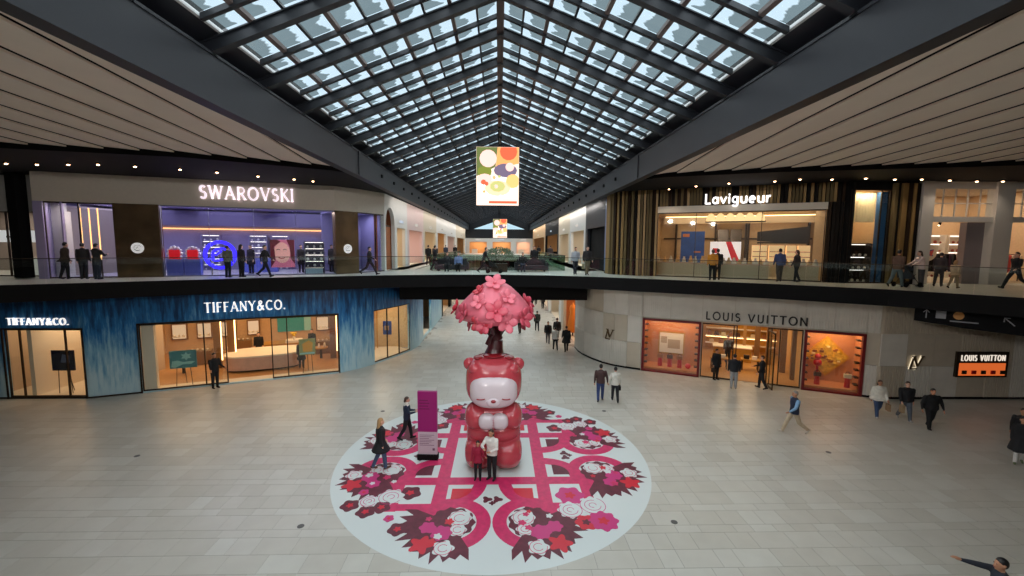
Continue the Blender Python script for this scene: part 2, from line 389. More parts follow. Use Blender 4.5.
def pane_material():
    m = bpy.data.materials.new('snowy_roof_glass'); m.use_nodes = True; N = m.node_tree.nodes; L = m.node_tree.links; N.remove(N['Principled BSDF'])
    ge = N.new('ShaderNodeNewGeometry'); sp = N.new('ShaderNodeSeparateXYZ'); L.new(ge.outputs['Position'], sp.inputs[0])
    def mth(op, a, b=None):
        n = N.new('ShaderNodeMath'); n.operation = op
        for i, v in enumerate((a,b)):
            if v is None: continue
            if isinstance(v,(int,float)): n.inputs[i].default_value = v
            else: L.new(v, n.inputs[i])
        return n.outputs[0]
    ab = mth('ABSOLUTE', sp.outputs['X']); u = mth('DIVIDE', mth('SUBTRACT', XE, ab), CW); fr = mth('FRACT', u)
    cb = N.new('ShaderNodeCombineXYZ'); L.new(mth('MULTIPLY', sp.outputs['X'], 1.2), cb.inputs[0]); L.new(mth('MULTIPLY', sp.outputs['Y'], 2.6), cb.inputs[1])
    n1 = N.new('ShaderNodeTexNoise'); n1.inputs['Scale'].default_value = 1.0; n1.inputs['Detail'].default_value = 2.5; L.new(cb.outputs[0], n1.inputs['Vector'])
    n2 = N.new('ShaderNodeTexNoise'); n2.inputs['Scale'].default_value = .35; n2.inputs['Detail'].default_value = 1; L.new(ge.outputs['Position'], n2.inputs['Vector'])
    s = mth('ADD', mth('ADD', mth('MULTIPLY', fr, -1.0), mth('MULTIPLY', n1.outputs['Fac'], 1.1)), mth('MULTIPLY', n2.outputs['Fac'], .8))
    rp = N.new('ShaderNodeValToRGB'); e = rp.color_ramp.elements; e[0].position = .39; e[1].position = .45; e[0].color = (1,1,1,1); e[1].color = (.31,.33,.32,1)
    L.new(s, rp.inputs['Fac'])
    t = N.new('ShaderNodeBsdfTransparent'); L.new(rp.outputs['Color'], t.inputs['Color'])
    g = N.new('ShaderNodeBsdfGlossy'); g.inputs['Roughness'].default_value = .1; mx = N.new('ShaderNodeMixShader'); mx.inputs[0].default_value = .03
    L.new(t.outputs[0], mx.inputs[1]); L.new(g.outputs[0], mx.inputs[2]); L.new(mx.outputs[0], N['Material Output'].inputs[0])
    return m
M_pane = pane_material()
clear = glass('clear_edge',(1,1,1),.02)
far_panes = MB()
def pane(mb, x0, x1, y0, y1):
    z = [zg(x0)+.012, zg(x1)+.012]; t = .012
    vs = [(x0,y0,z[0]),(x1,y0,z[1]),(x1,y1,z[1]),(x0,y1,z[0])]; vs += [(a,b,c+t) for a,b,c in vs]
    mb.add(vs[:4], [(0,1,2,3)], 0); mb.add(vs, [(4,5,6,7),(0,4,5,1),(1,5,6,2),(2,6,7,3),(3,7,4,0)], 1)
n_p = 0
for k in BAYS:
    for sgn in (-1,1):
        for i in range(NC):
            a, b = sorted((sgn*(XE-i*CW-.02), sgn*(XE-(i+1)*CW+.02)))
            for ya, yb in ((YK(k)+.05,YK(k)+.65*S),(YK(k)+.67*S,YK(k)+S-.05)):
                if -1 <= k <= 6 and n_p < 295:
                    mb = MB(); pane(mb,a,b,ya,yb); mb.build('glass_pane',[M_pane,clear],roof); n_p += 1
                else: pane(far_panes,a,b,ya,yb)
far_panes.build('glass_pane',[M_pane,clear],roof,kind='stuff')

# ---- the two great beams under the eaves
for sgn, nm in ((-1,'beam_left'),(1,'beam_right')):
    g = structure(nm)
    a, b = sorted((sgn*6.32,sgn*6.40)); MB().box(a,b,-14,92,10.5,11.5).build('beam_web', M_dark, g)
    a, b = sorted((sgn*6.29,sgn*6.64)); MB().box(a,b,-14,92,10.44,10.5).build('beam_flange', M_dark, g); MB().box(a,b,-14,92,11.5,11.56).build('beam_flange', M_dark, g)
    for k in range(24):
        yy = 24+k*2.7; a, b = sorted((sgn*6.24,sgn*6.33)); MB().box(a,b,yy,yy+.16,10.92,11.08).build('beam_bolt', M_black, g)
    a, b = sorted((sgn*6.27,sgn*6.33)); MB().box(a,b,20.2,20.5,10.46,11.52).build('beam_splice', M_dark, g)
    a, b = sorted((sgn*7.05,sgn*7.2)); MB().box(a,b,-14,92,10.9,12.3).build('eave_wall', M_black, g)

# ---- black ceiling over the walkway, beige folded soffit panels before it
LIPL = [(-31,13.6),(-24,15.0),(-17.8,16.55),(-12.4,17.8),(-7.65,20.4),(-6.66,21.8)]
LIPR = [(6.66,22.6),(8.0,21.2),(12.6,19.3),(20.6,17.2),(25,16.2),(31,15.3)]
MB().prism(LIPL+[(-6.66,94),(-31,94)], CZ, 11.3).build('ceiling_left', M_black, kind='structure')
MB().prism([(31,94),(6.66,94)]+LIPR, CZ, 11.3).build('ceiling_right', M_black, kind='structure')
MB().box(-31,-7.05,-14,94,11.5,11.7).build('ceiling_left_cover', M_black, kind='structure')
MB().box(7.05,31,-14,94,11.5,11.7).build('ceiling_right_cover', M_black, kind='structure')
M_soffit = mat('beige_soffit',(226,212,196),.75,var=.03,scale=1)
def lip_hit(lip, x_at, sgn):
    """y where the line x = x_at(y) meets the lip polyline"""
    best = 15.0
    for (xa,ya),(xb,yb) in zip(lip, lip[1:]):
        for i in range(41):
            t = i/40; xx, yy = xa+(xb-xa)*t, ya+(yb-ya)*t
            if abs(x_at(yy)-xx) < .12: return yy
    return best
for sgn, lip, nm in ((-1,LIPL,'soffit_left'),(1,LIPR,'soffit_right')):
    g = structure(nm); T = .13; w = 1.14
    for i in range(-4,21):
        o0, o1 = 6.75+i*w+.018, 6.75+(i+1)*w-.018
        xa = lambda yy,o: sgn*(o+T*(yy-17))
        poly = [(xa(-13.9,o0),-13.9)]
        ye0 = lip_hit(lip, lambda yy: xa(yy,o0), sgn); ye1 = lip_hit(lip, lambda yy: xa(yy,o1), sgn)
        if o0 < 7.0: ye0 = max(ye0,21.0) if i >= 0 else 21.5
        poly += [(xa(ye0,o0),ye0-.03),(xa(ye1,o1),ye1-.03),(xa(-13.9,o1),-13.9)]
        poly = clip_poly(poly, sgn, 0, -6.67); poly = clip_poly(poly, -sgn, 0, 30.9)
        if len(poly) < 3: continue
        zf = lambda x,y: 10.86+.07*((sgn*x-T*(y-17)-o0)/(o1-o0))
        MB().prism(poly, zf, lambda x,y: zf(x,y)+.05).build('soffit_panel', M_soffit, g)

# ---- added fill lamps by the great beams, out of view, to brighten the facades
for k,(sgn,yy,tx) in enumerate(((-1,-9,10),(-1,-4,14),(-1,1,18),(-1,5,22),(1,-9,-10),(1,-4,-14),(1,1,-18),(1,5,-22))):
    t = thing('added_fill_lamp','added unseen fill lamp at the roof beam, number %s along the %s side' % (('one','two','three','four')[k%4],('violet shop','slatted jeweller')[sgn > 0]),'added_fill_lamp',(sgn*6.1,yy,10.4))
    MB().box(sgn*6.05-.16,sgn*6.05+.16,yy-.2,yy+.2,10.46,10.66).build('housing', M_dark, t); MB().box(*sorted((sgn*6.0,sgn*6.31)),yy-.04,yy+.04,10.66,10.74).build('bracket', M_dark, t)
    spot_light('added_fill_beam',(sgn*5.8,yy+.3,10.38),FILL_POWER,(1,.97,.93),72,(tx,23,4.5),.15)

# ---- far end of the nave
fe = structure('wall_far')
M_white = mat('white_plaster',(214,212,208),.7,var=.03)
MB().box(-31,31,92.4,92.8,-.2,5.6).box(-31,31,92.4,92.8,8.7,10.6).build('end_beam', M_dark, fe)
mb = MB(); F_end = Frame((-7,92.3),(7,92.3))
mb.T = F_end.M; mb.slab([(1.6,10.65),(12.4,10.65),(7,12.55)],0,.05); mb.build('gable_glass', glass('gable_glass',(.95,1,1),.05), fe)
mb = F_end.mb(); mb.slab([(-6,10.6),(20,10.6),(20,10.66),(-6,10.66)],.05,.3)
mb.slab([(-1,10.6),(1.6,10.65),(7,12.55),(7,14.9),(-1,12)],.05,.3); mb.slab([(15,10.6),(12.4,10.65),(7,12.55),(7,14.9),(15,12)],.05,.3); mb.build('gable_wall', M_dark, fe)

# ================================================================ SHOPFRONTS
M_glass = glass('shop_glass',(.97,.985,.98),.06)
M_clear = glass('railing_glass',(.93,.97,.96),.02)
M_bronze = mat('dark_bronze',(58,46,36),.4,metal=.6)
M_warmwall = mat('warm_wall',(196,160,118),.7,var=.06); M_warmfloor = mat('oak_floor',(176,128,76),.35,var=.12,scale=3)
M_cream = mat('cream',(226,212,190),.6); M_gold = mat('gold_panel',(190,140,60),.35,metal=.5,var=.1)
M_ceil = mat('shop_ceiling',(200,190,178),.8)
L_warm = emis('warm_strip',(255,206,140),5.0); L_white = emis('white_letter_light',(255,244,250),3.2)
M_stone = mat('pink_stone',(206,168,146),.3,var=.08,scale=4)
def room(name, fr, u0, u1, d0, d1, z0, z1, mw, mf, mc, power, color, nl=1, lz=None):
    """the inside of a shop: floor, back and side walls, ceiling and its lamps"""
    g = structure(name)
    fr.mb().box(u0,u1,d0,d1,z0-.05,z0+.012).build('shop_floor', mf, g)
    fr.mb().box(u0,u1,d1,d1+.1,z0,z1).build('back_wall', mw, g)
    fr.mb().box(u0-.1,u0,d0,d1,z0,z1).build('side_wall', mw, g); fr.mb().box(u1,u1+.1,d0,d1,z0,z1).build('side_wall', mw, g)
    fr.mb().box(u0,u1,d0,d1,z1,z1+.1).build('shop_ceiling', mc, g)
    for i in range(nl):
        u = u0+(u1-u0)*(i+.5)/nl
        area_light('shop_light', fr.P(u,(d0+d1)/2,(lz or z1)-.06), (u1-u0)/nl*.7, (d1-d0)*.7, power/nl, color, (0,0,fr.rz))
    return g
def glazing(fr, name, us, z0, z1, d, m_frame, label=None, fw=.05, g=None, base=True):
    """panes between the uprights at us, each pane and each upright a part"""
    g = g or structure(name)
    for a, b in zip(us, us[1:]): fr.mb().box(a+.02,b-.02,d-.006,d+.006,z0+.03,z1-.03).build('pane', M_glass, g)
    for u in us: fr.mb().box(u-fw/2,u+fw/2,d-.04,d+.04,z0,z1).build('mullion', m_frame, g)
    fr.mb().box(us[0],us[-1],d-.04,d+.04,z1-.06,z1).build('head_rail', m_frame, g)
    if base: fr.mb().box(us[0],us[-1],d-.04,d+.04,z0,z0+.06).build('sill_rail', m_frame, g)
    return g

# ---- ground level, left: blue jeweller with gilt rooms behind glass
def blue_material():
    m = bpy.data.materials.new('blue_drip_glass'); m.use_nodes = True; N = m.node_tree.nodes; L = m.node_tree.links; b = N['Principled BSDF']
    ge = N.new('ShaderNodeNewGeometry'); sp = N.new('ShaderNodeSeparateXYZ'); L.new(ge.outputs['Position'], sp.inputs[0])
    mp = N.new('ShaderNodeMapping'); mp.inputs['Scale'].default_value = (3.6,3.6,.45); L.new(ge.outputs['Position'], mp.inputs[0])
    no = N.new('ShaderNodeTexNoise'); no.inputs['Scale'].default_value = 1.6; no.inputs['Detail'].default_value = 5; no.inputs['Roughness'].default_value = .65; L.new(mp.outputs[0], no.inputs['Vector'])
    d = N.new('ShaderNodeMath'); d.operation = 'DIVIDE'; d.inputs[1].default_value = 4.9; L.new(sp.outputs['Z'], d.inputs[0])
    s = N.new('ShaderNodeMath'); s.operation = 'MULTIPLY_ADD'; s.inputs[1].default_value = 1.5; s.inputs[2].default_value = -.75; L.new(no.outputs['Fac'], s.inputs[0])
    a = N.new('ShaderNodeMath'); a.operation = 'ADD'; L.new(d.outputs[0], a.inputs[0]); L.new(s.outputs[0], a.inputs[1])
    rp = N.new('ShaderNodeValToRGB'); e = rp.color_ramp.elements; e[0].position = .05; e[0].color = (*lin((180,208,216)),1); e[1].position = .98; e[1].color = (*lin((14,52,92)),1)
    k = e.new(.36); k.color = (*lin((128,176,200)),1); k = e.new(.68); k.color = (*lin((34,110,168)),1)
    L.new(a.outputs[0], rp.inputs['Fac']); L.new(rp.outputs['Color'], b.inputs['Base Color']); b.inputs['Roughness'].default_value = .4
    return m
M_blue = blue_material()
A_ = (-19.35,20.75); FA = Frame((-27,20.7),A_); FB = Frame(A_,(-9.1,24.87))
wl = structure('wall_left')
mb = wall_boxes(FA.mb(), -4, FA.L, 0, DB, 0, .2, [(3.95,7.5,.06,3.32)]); mb.build('blue_wall', M_blue, wl)
mb = wall_boxes(FB.mb(), 0, FB.L, 0, DB, 0, .2, [(1.98,11.0,.06,3.40)]); mb.build('blue_wall', M_blue, wl)
CURVE = [(-9.1,24.87),(-8.3,25.75),(-7.66,26.77),(-7.1,27.9),(-6.6,29.0),(-6.15,30.2),(-5.88,31.6)]
for i, (p, q) in enumerate(zip(CURVE, CURVE[1:])):
    f = Frame(p,q); holes = [(0,f.L,.08,3.35)] if 2 <= i <= 4 else []
    wall_boxes(f.mb(), 0, f.L, 0, DB, 0, .2, holes).build('blue_wall', M_blue, wl)
    if holes: glazing(f,'window', [0,f.L], .08, 3.35, .08, M_bronze, g=wl, fw=.03)
FD = Frame((-5.88,31.6),(-5.75,92))
wall_boxes(FD.mb(), 0, 13, 0, 5.6, 0, .2, [(2.2,6.2,.1,3.6)]).build('blue_wall', M_blue, wl)
FA.mb().box(-4,FA.L,-.02,.0,0,.08).build('plinth', M_bronze, wl); FB.mb().box(0,1.98,-.02,0,0,.08).box(11.0,FB.L,-.02,0,0,.08).build('plinth', M_bronze, wl)
FA.mb().box(3.9,7.55,-.05,.0,3.32,3.38).box(3.9,3.96,-.05,0,.0,3.32).box(7.49,7.55,-.05,0,0,3.32).build('window_frame', M_bronze, wl)
FB.mb().box(1.93,11.05,-.05,.0,3.40,3.47).box(1.93,1.99,-.05,0,0,3.4).box(10.99,11.05,-.05,0,0,3.4).build('window_frame', M_bronze, wl)
glazing(FA,'window_1',[3.97,4.6,6.65,7.48],.06,3.32,.1,M_bronze)
glazing(FB,'window_2',[2.0,4.6,5.55],.06,3.4,.1,M_bronze)
glazing(FB,'window_3',[7.65,8.4,10.98],.06,3.4,.1,M_bronze)
room('interior_left', FA, 3.0, 7.35, .2, 5.0, 0, 3.6, mat('taupe_panel',(196,172,146),.7), M_cream, M_ceil, 110, (1,.72,.45))
FA.mb().box(4.6,4.8,.4,3.2,0,3.5).build('partition', M_cream); bpy.data.objects['partition']['kind'] = 'structure'
gin = room('interior_middle', FB, .6, 11.2, .2, 9.0, 0, 3.7, M_warmwall, M_warmfloor, M_ceil, 430, (1,.68,.38), 2)
FB.mb().box(2.0,11.0,.2,1.0,.0,.02).build('pale_entrance_floor', M_cream, gin)
FB.mb().box(2.0,2.5,.25,.6,0,3.5).build('pilaster', M_cream, gin)
for u in (4.3,5.0,10.6):
    FB.mb().box(u,u+.35,3.6,3.95,0,3.6).build('pilaster', mat('bronze_panel',(120,86,50),.4), gin)
    FB.mb().box(u+.38,u+.44,3.55,3.6,.5,3.5).build('light_strip', L_warm, gin)
# corner window and corridor niche interiors
gco = structure('interior_corner')
mb = MB().prism([(-8.6,27.6),(-7.95,27.0),(-6.3,30.3),(-7.4,31.4),(-9.4,31.0)],0,.06); mb.build('shop_floor', M_cream, gco)
MB().prism([(-9.4,27.0),(-9.3,27.0),(-9.0,31.5),(-9.1,31.5)],0,3.7).build('back_wall', mat('pale_oak',(205,176,132),.6,var=.08), gco)
MB().prism([(-9.2,31.3),(-6.2,31.3),(-6.2,31.4),(-9.2,31.4)],0,3.7).build('side_wall', MATS['pale_oak'], gco)
for i in range(7): MB().tube((-8.9+.05*i,27.5+.55*i,0),(-8.9+.05*i,27.5+.55*i,3.6),.04,n=6).build('screen_rod', M_gold, gco)
area_light('shop_light',(-7.9,29.2,3.6),1.2,2.6,90,(1,.75,.5))
t = thing('picture_screen','small blue picture panel on a rod behind the curved corner window','sign',(-7.4,29.0,0))
MB().box(-7.7,-7.15,28.95,29.02,1.4,2.3).build('panel', mat('picture_blue',(30,70,150),.4), t); MB().box(-7.6,-7.3,28.93,28.96,1.7,2.0).build('print', mat('picture_sand',(190,150,110),.5), t)
MB().tube((-7.42,29.0,.06),(-7.42,29.0,1.4),.02,n=6).build('leg', M_bronze, t)
gn = structure('corridor_niche'); FD.mb().box(2.2,6.2,.9,1.0,.1,3.6).build('back_wall', M_cream, gn); FD.mb().box(2.2,6.2,.2,.9,.02,.1).build('sill', M_cream, gn)
area_light('shop_light', FD.P(4.2,.5,3.5), 3, .4, 50, (1,.8,.6), (0,0,FD.rz))
t = thing('wall_medallion','round brown woven disc hanging in the pale corridor window','ornament',tuple(FD.P(4.4,.7,1.5)))
mb = FD.mb(); mb.slab(arc(4.4,2.2,.55,.75,0,345,20),.72,.86); mb.build('disc', mat('brown_weave',(120,78,46),.7,var=.2,scale=12), t)

# the two jeweller signs
M_bluelet = mat('lit_letter',(250,250,250),.5,emit=(255,250,245),estr=.8)
t = thing('shop_sign','long white lit capitals on the blue wall over the wide jeweller window','sign',tuple(FB.P(6.6,-.05,3.7)))
lettering('TIFFANY&CO.', FB, 4.72, 8.38, 3.86, .50, -.1, -.02, M_bluelet, t)
t = thing('shop_sign','short white lit capitals over the narrow jeweller window at the far corner','sign',tuple(FA.P(5.6,-.05,3.5)))
lettering('TIFFANY&CO.', FA, 4.25, 7.0, 3.54, .32, -.1, -.02, M_bluelet, t, k=.11, t=.05)

# things behind the jeweller's glass
def easel(fr, u, d, w, h, zb, mboard, label, deco):
    t = thing('display_easel', label, 'sign', tuple(fr.P(u,d,0)))
    fr.mb().box(u-w/2,u+w/2,d,d+.06,zb,zb+h).build('board', mboard, t)
    for s in (-1,1): fr.mb().tube((u+s*w*.3,d+.03,.01),(u+s*w*.25,d+.03,zb+.02),.018,n=6).build('leg', M_bronze, t)
    fr.mb().tube((u,d+.45,.01),(u,d+.06,zb+h*.7),.018,n=6).build('leg', M_bronze, t)
    for poly, m in deco: fr.mb().slab([(u+a*w,zb+b*h) for a,b in poly], d-.012, d).build('print', m, t)
wave = [(-.45,.1),(-.3,.05),(0,.22),(.3,.2),(.45,.35),(.2,.36),(0,.34),(-.2,.45),(-.4,.42)]
star = [(.12+.22*(1 if i%2 else .55)*math.cos(i*PI/6),.66+.24*(1 if i%2 else .55)*math.sin(i*PI/6)) for i in range(12)]
easel(FB,3.55,.55,1.15,.92,.95,mat('teal_board',(52,128,134),.5),'teal picture board with pale wave on legs in the wide jeweller window',[(wave,mat('pale_teal',(150,205,200),.5)),(star,MATS['pale_teal'])])
easel(FB,9.35,.75,.85,.92,1.05,mat('sage_board',(150,160,96),.5),'yellow green picture board with gold block on legs near jeweller doors',[([(-.25,.2),(.3,.2),(.35,.75),(.1,.9),(-.3,.7)],mat('amber_print',(230,160,20),.5)),([(-.45,.05),(.45,.05),(.45,.14),(-.45,.14)],MATS['pale_teal'])])
easel(FA,5.85,.7,1.05,1.0,1.15,mat('navy_board',(14,24,52),.25),'dark navy picture box on legs inside the narrow jeweller window',[([(-.1,.4),(.3,.4),(.3,.75),(0,.8)],mat('navy_print',(90,110,150),.4))])
t = thing('curved_counter','long oval pink stone counter in the middle of the jeweller shop','counter',tuple(FB.P(7.4,3.6)))
def oval(cu, cd, a, b, z0, z1, e=.6, n=28):
    pw = lambda v: math.copysign(abs(v)**e, v)
    return [(cu+a*pw(math.cos(2*PI*i/n)), cd+b*pw(math.sin(2*PI*i/n))) for i in range(n)]
FB.mb().prism(oval(6.95,3.2,1.9,1.1,0,0),.02,.12).build('plinth', M_bronze, t); FB.mb().prism(oval(6.95,3.2,2.0,1.2,0,0),.12,.86).build('body', M_stone, t)
FB.mb().prism(oval(6.95,3.2,2.04,1.24,0,0),.86,.94).build('counter_top', M_cream, t)
t = thing('display_table','wooden display table with glass case behind the oval stone counter','table',tuple(FB.P(7.6,6.2)))
FB.mb().box(6.6,9.2,5.6,6.8,.7,.8).build('table_top', M_gold, t); FB.mb().box(7.9,8.9,5.7,6.4,.8,.95).build('glass_case', M_cream, t)
for u in (6.7,9.1):
    for d in (5.7,6.7): FB.mb().box(u-.04,u+.04,d-.04,d+.04,.01,.7).build('leg', M_bronze, t)
for k,(u,w_) in enumerate(((1.4,.9),(2.8,.9),(4.2,.9),(5.7,.8),(10.2,.9))):
    t = thing('wall_niche', ('first','second','third','fourth','last')[k]+' lit niche of jewels along the back wall of the blue jeweller','niche',tuple(FB.P(u,8.9,.9)))
    FB.mb().box(u-w_/2,u+w_/2,8.86,8.98,.9,2.0).build('frame', MATS['bronze_panel'], t); FB.mb().box(u-w_/2+.08,u+w_/2-.08,8.84,8.86,.98,1.92).build('lit_back', emis('niche_glow',(255,206,160),.75), t)
    for j in range(3): MB().ball(tuple(FB.P(u-.25+.25*j,8.76,1.2)),.07,n=8,m=6).build('bust', M_cream, t)
    FB.mb().box(u-w_/2+.08,u+w_/2-.08,8.66,8.84,1.1,1.13).build('shelf_board', M_cream, t)
for k,(u,d) in enumerate(((4.9,5.0),(10.05,3.9),(2.9,3.2))):
    t = thing('round_table', ('round wooden display table between the counter and the near wall of the blue jeweller','round wooden display table beside the corridor end of the stone counter','round wooden display table behind the teal picture board')[k], 'table', tuple(FB.P(u,d)))
    MB().tube(tuple(FB.P(u,d,.02)),tuple(FB.P(u,d,.7)),.08,n=8).build('leg', M_bronze, t); MB().tube(tuple(FB.P(u,d,.7)),tuple(FB.P(u,d,.76)),.42,n=18).build('table_top', M_gold, t)
    for j in range(3): MB().lathe([(.09,0),(.07,.15),(.04,.28)],tuple(FB.P(u+.22*math.cos(j*2.1),d+.22*math.sin(j*2.1),.76)),8).build('bust', (M_cream,M_bronze)[j%2], t)
t = thing('flower_vase','yellow flowers in a vase on the display table','vase',tuple(FB.P(8.4,5.95,.95)))
mb = MB().lathe([(.06,0),(.1,.12),(.05,.25)],FB.P(8.4,5.95,.95),8); mb.build('vase', M_cream, t)
mb = MB()
for i in range(9): mb.ball(tuple(FB.P(8.4+random.uniform(-.16,.16),5.95+random.uniform(-.1,.1),1.25+random.uniform(0,.16))),.08,n=6,m=5)
mb.build('flowers', mat('yellow_petals',(225,180,30),.6), t)
t = thing('wall_panel','turquoise panel on the back wall of the jeweller shop','panel',tuple(FB.P(8.2,8.95,1.1)))
FB.mb().box(7.2,9.0,8.9,8.98,1.0,2.6).build('board', mat('turquoise',(50,150,150),.5), t); FB.mb().box(8.95,9.4,8.88,8.98,1.0,2.6).build('side_strip', MATS['pale_teal'], t)
for u,d,lab in ((3.3,5.2,'glass display case with gold fittings on the near side of the jeweller shop'),(10.3,5.4,'glass display case with gold fittings on the corridor side of the jeweller shop'),(5.1,7.6,'tall display case deep inside the jeweller shop')):
    t = thing('display_case', lab, 'display case', tuple(FB.P(u,d)))
    FB.mb().box(u-.6,u+.6,d-.35,d+.35,.02,.85).build('base', MATS['bronze_panel'], t); FB.mb().box(u-.6,u+.6,d-.35,d+.35,.85,1.15).build('vitrine', M_glass, t)
    for i in range(4): MB().ball(tuple(FB.P(u-.4+.26*i,d,.92)),.06,n=8,m=6).build('bust', M_cream, t)

# ---- ground level, right: pale stone leather-goods shop
M_lv = mat('limestone',(214,208,198),.75,var=.05,scale=2); M_lv2 = mat('limestone_tan',(192,180,162),.75,var=.05,scale=2)
M_red = mat('deep_red_frame',(112,18,24),.4)
FR = Frame((8.47,25.42),(18.6,20.5)); FE = Frame((18.6,20.4),(30,20.3))
wr = structure('wall_right')
H_R = [(.06,3.24,.02,3.15),(3.30,8.12,0,3.15),(8.16,10.72,.02,3.17)]
wall_boxes(FR.mb(),0,FR.L,0,DB,.06,.26,H_R).build('backing', M_lv2, wr); FE.mb().box(0,FE.L,.06,.26,0,DB).build('backing', M_lv2, wr)
RC = [(5.55,31.2),(5.58,30.0),(5.75,29.0),(6.1,27.95),(6.55,27.05),(7.1,26.35),(7.75,25.85),(8.47,25.42)]
panel_cache = {}
def stone_panel(fr, u0, u1, z0, z1, style, name='stone_panel'):
    w, h = round(u1-u0,3), round(z1-z0,3); key = (w,h,style); g_ = .008
    if key not in panel_cache:
        mb = MB(); mb.box(g_,w-g_,0,.06,g_,h-g_)
        if style in (1,2):
            n = max(2,int(w/.115))
            for i in range(n): x = g_+(w-2*g_)*(i+.25)/n; mb.box(x,x+(w-2*g_)/n*.5,-.05,0,g_,h-g_)
        panel_cache[key] = mb.mesh('stone_panel', (M_lv,M_lv,M_lv2,M_lv2)[style])
    o = link(name, panel_cache[key], None); o.parent = wr; o.matrix_world = fr.M @ Matrix.Translation((u0,0,z0))
def panels(fr, us, holes, seed):
    for iz,(z0,z1) in enumerate(((.1,1.64),(1.64,3.24),(3.24,4.9))):
        for iu,(a,b) in enumerate(zip(us,us[1:])):
            m = (a+b)/2; zz = z0
            for h in holes:
                if h[0]-.01 <= m <= h[1]+.01 and h[3] > z0+.3 : zz = None if h[3] >= z1-.4 else max(zz,h[3])
                if zz is None: break
            if zz is None: continue
            stone_panel(fr,a,b,zz,z1,(iu*3+iz*2+seed+(iu*iz)//2)%4)
panels(FR,[0,.06,1.6,3.27,4.9,6.5,8.14,9.4,10.72,FR.L],H_R,1)
panels(FE,[0,1.3,2.65,3.95,5.3,6.6,7.95,9.3,10.6,FE.L],[],2)
for i,(p,q) in enumerate(zip(RC,RC[1:])):
    f = Frame(p,q); f.mb().box(-.02,f.L+.02,.06,.26,0,DB).build('backing', M_lv2, wr)
    for iz,(z0,z1) in enumerate(((.1,1.64),(1.64,3.24),(3.24,4.9))): stone_panel(f,0,f.L,z0,z1,(1,0,1,3,0,1)[(i//2+iz)%6])
    f.mb().box(0,f.L,-.03,.06,0,.1).build('plinth', M_black, wr)
FE.mb().box(0,FE.L,-.03,.06,0,.1).build('plinth', M_black, wr); FR.mb().box(10.75,FR.L,-.03,.06,0,.1).build('plinth', M_black, wr)
M_orange = mat('orange_backdrop',(192,124,76),.7,var=.08)
for (u0,u1),nm in (((.06,3.24),'window_4'),((8.16,10.72),'window_5')):
    g = structure(nm)
    for b in ((u0,u0+.12,0,3.15),(u1-.12,u1,0,3.15),(u0,u1,3.05,3.17),(u0,u1,0,.1)): FR.mb().box(b[0],b[1],-.08,.2,b[2],b[3]).build('red_frame', M_red, g)
    FR.mb().box(u0+.12,u1-.12,.1,.112,.1,3.05).build('pane', M_glass, g)
    FR.mb().box(u0+.05,u1-.05,1.5,1.6,0,3.3).build('backdrop', M_orange, g); FR.mb().box(u0+.05,u1-.05,.2,1.5,.1,.22).build('window_floor', MATS['orange_backdrop'], g)
    FR.mb().box(u0,u0+.05,.2,1.6,0,3.3).box(u1-.05,u1,.2,1.6,0,3.3).box(u0,u1,.2,1.6,3.2,3.3).build('window_side', M_orange, g)
    for i in range(7):
        for u in (u0+.12,u1-.12): 
            s_ = 1 if u < (u0+u1)/2 else -1; a,b = sorted((u,u+s_*.17)); FR.mb().box(a,b,.2,.5,.45+.38*i,.52+.38*i).build('bracket', M_bronze, g)
    area_light('shop_light', FR.P((u0+u1)/2,.8,3.15), u1-u0-.5, .8, 48, (1,.70,.42), (0,0,FR.rz))
gd = room('interior_right', FR, 3.3, 8.1, .3, 8.0, 0, 3.4, mat('amber_wall',(206,160,96),.6,var=.08), mat('amber_floor',(176,128,72),.35,var=.1), M_ceil, 190, (1,.74,.44))
glazing(FR,'window_6',[3.32,4.9,5.05],.02,3.12,.12,M_bronze); glazing(FR,'door_1',[6.55,6.7,7.1,8.1],.02,3.12,.12,M_bronze)
t = thing('shop_door','open bronze framed glass door of the leather goods shop','door',tuple(FR.P(6.55,-.3)))
FD2 = Frame(tuple(FR.P(6.55,.1)[:2]), tuple(FR.P(6.75,-.95)[:2]))
FD2.mb().box(.04,FD2.L-.04,-.006,.006,.08,2.95).build('pane', M_glass, t)
FD2.mb().box(0,.05,-.03,.03,.02,3.0).box(FD2.L-.05,FD2.L,-.03,.03,.02,3.0).box(.05,FD2.L-.05,-.03,.03,.02,.1).box(.05,FD2.L-.05,-.03,.03,2.93,3.0).build('door_frame', M_bronze, t)
FD2.mb().tube((FD2.L-.1,-.07,.8),(FD2.L-.1,-.07,1.9),.02,n=6).build('handle', M_gold, t)
for u,d in ((6.5,6.2),(7.0,4.6),(7.55,3.0),(7.9,1.6)): FR.mb().box(u,u+.3,d,d+.3,.02,3.3).build('pilaster', MATS['bronze_panel'], gd)
for u,d,lab in ((4.3,2.6,'low bronze display table of bags nearest the glass of the leather shop'),(6.0,2.9,'low bronze display table of bags near the leather shop pilasters')):
    t = thing('display_table', lab, 'table', tuple(FR.P(u,d)))
    FR.mb().box(u-.5,u+.5,d-.3,d+.3,.62,.68).build('table_top', M_gold, t)
    for a in (-.42,.42):
        for b in (-.24,.24): FR.mb().box(u+a-.03,u+a+.03,d+b-.03,d+b+.03,.013,.62).build('leg', M_bronze, t)
    FR.mb().box(u-.35,u-.05,d-.1,d+.1,.68,.9).build('display_bag', M_bronze, t); FR.mb().box(u+.1,u+.36,d-.1,d+.1,.68,.86).build('display_bag', M_cream, t)
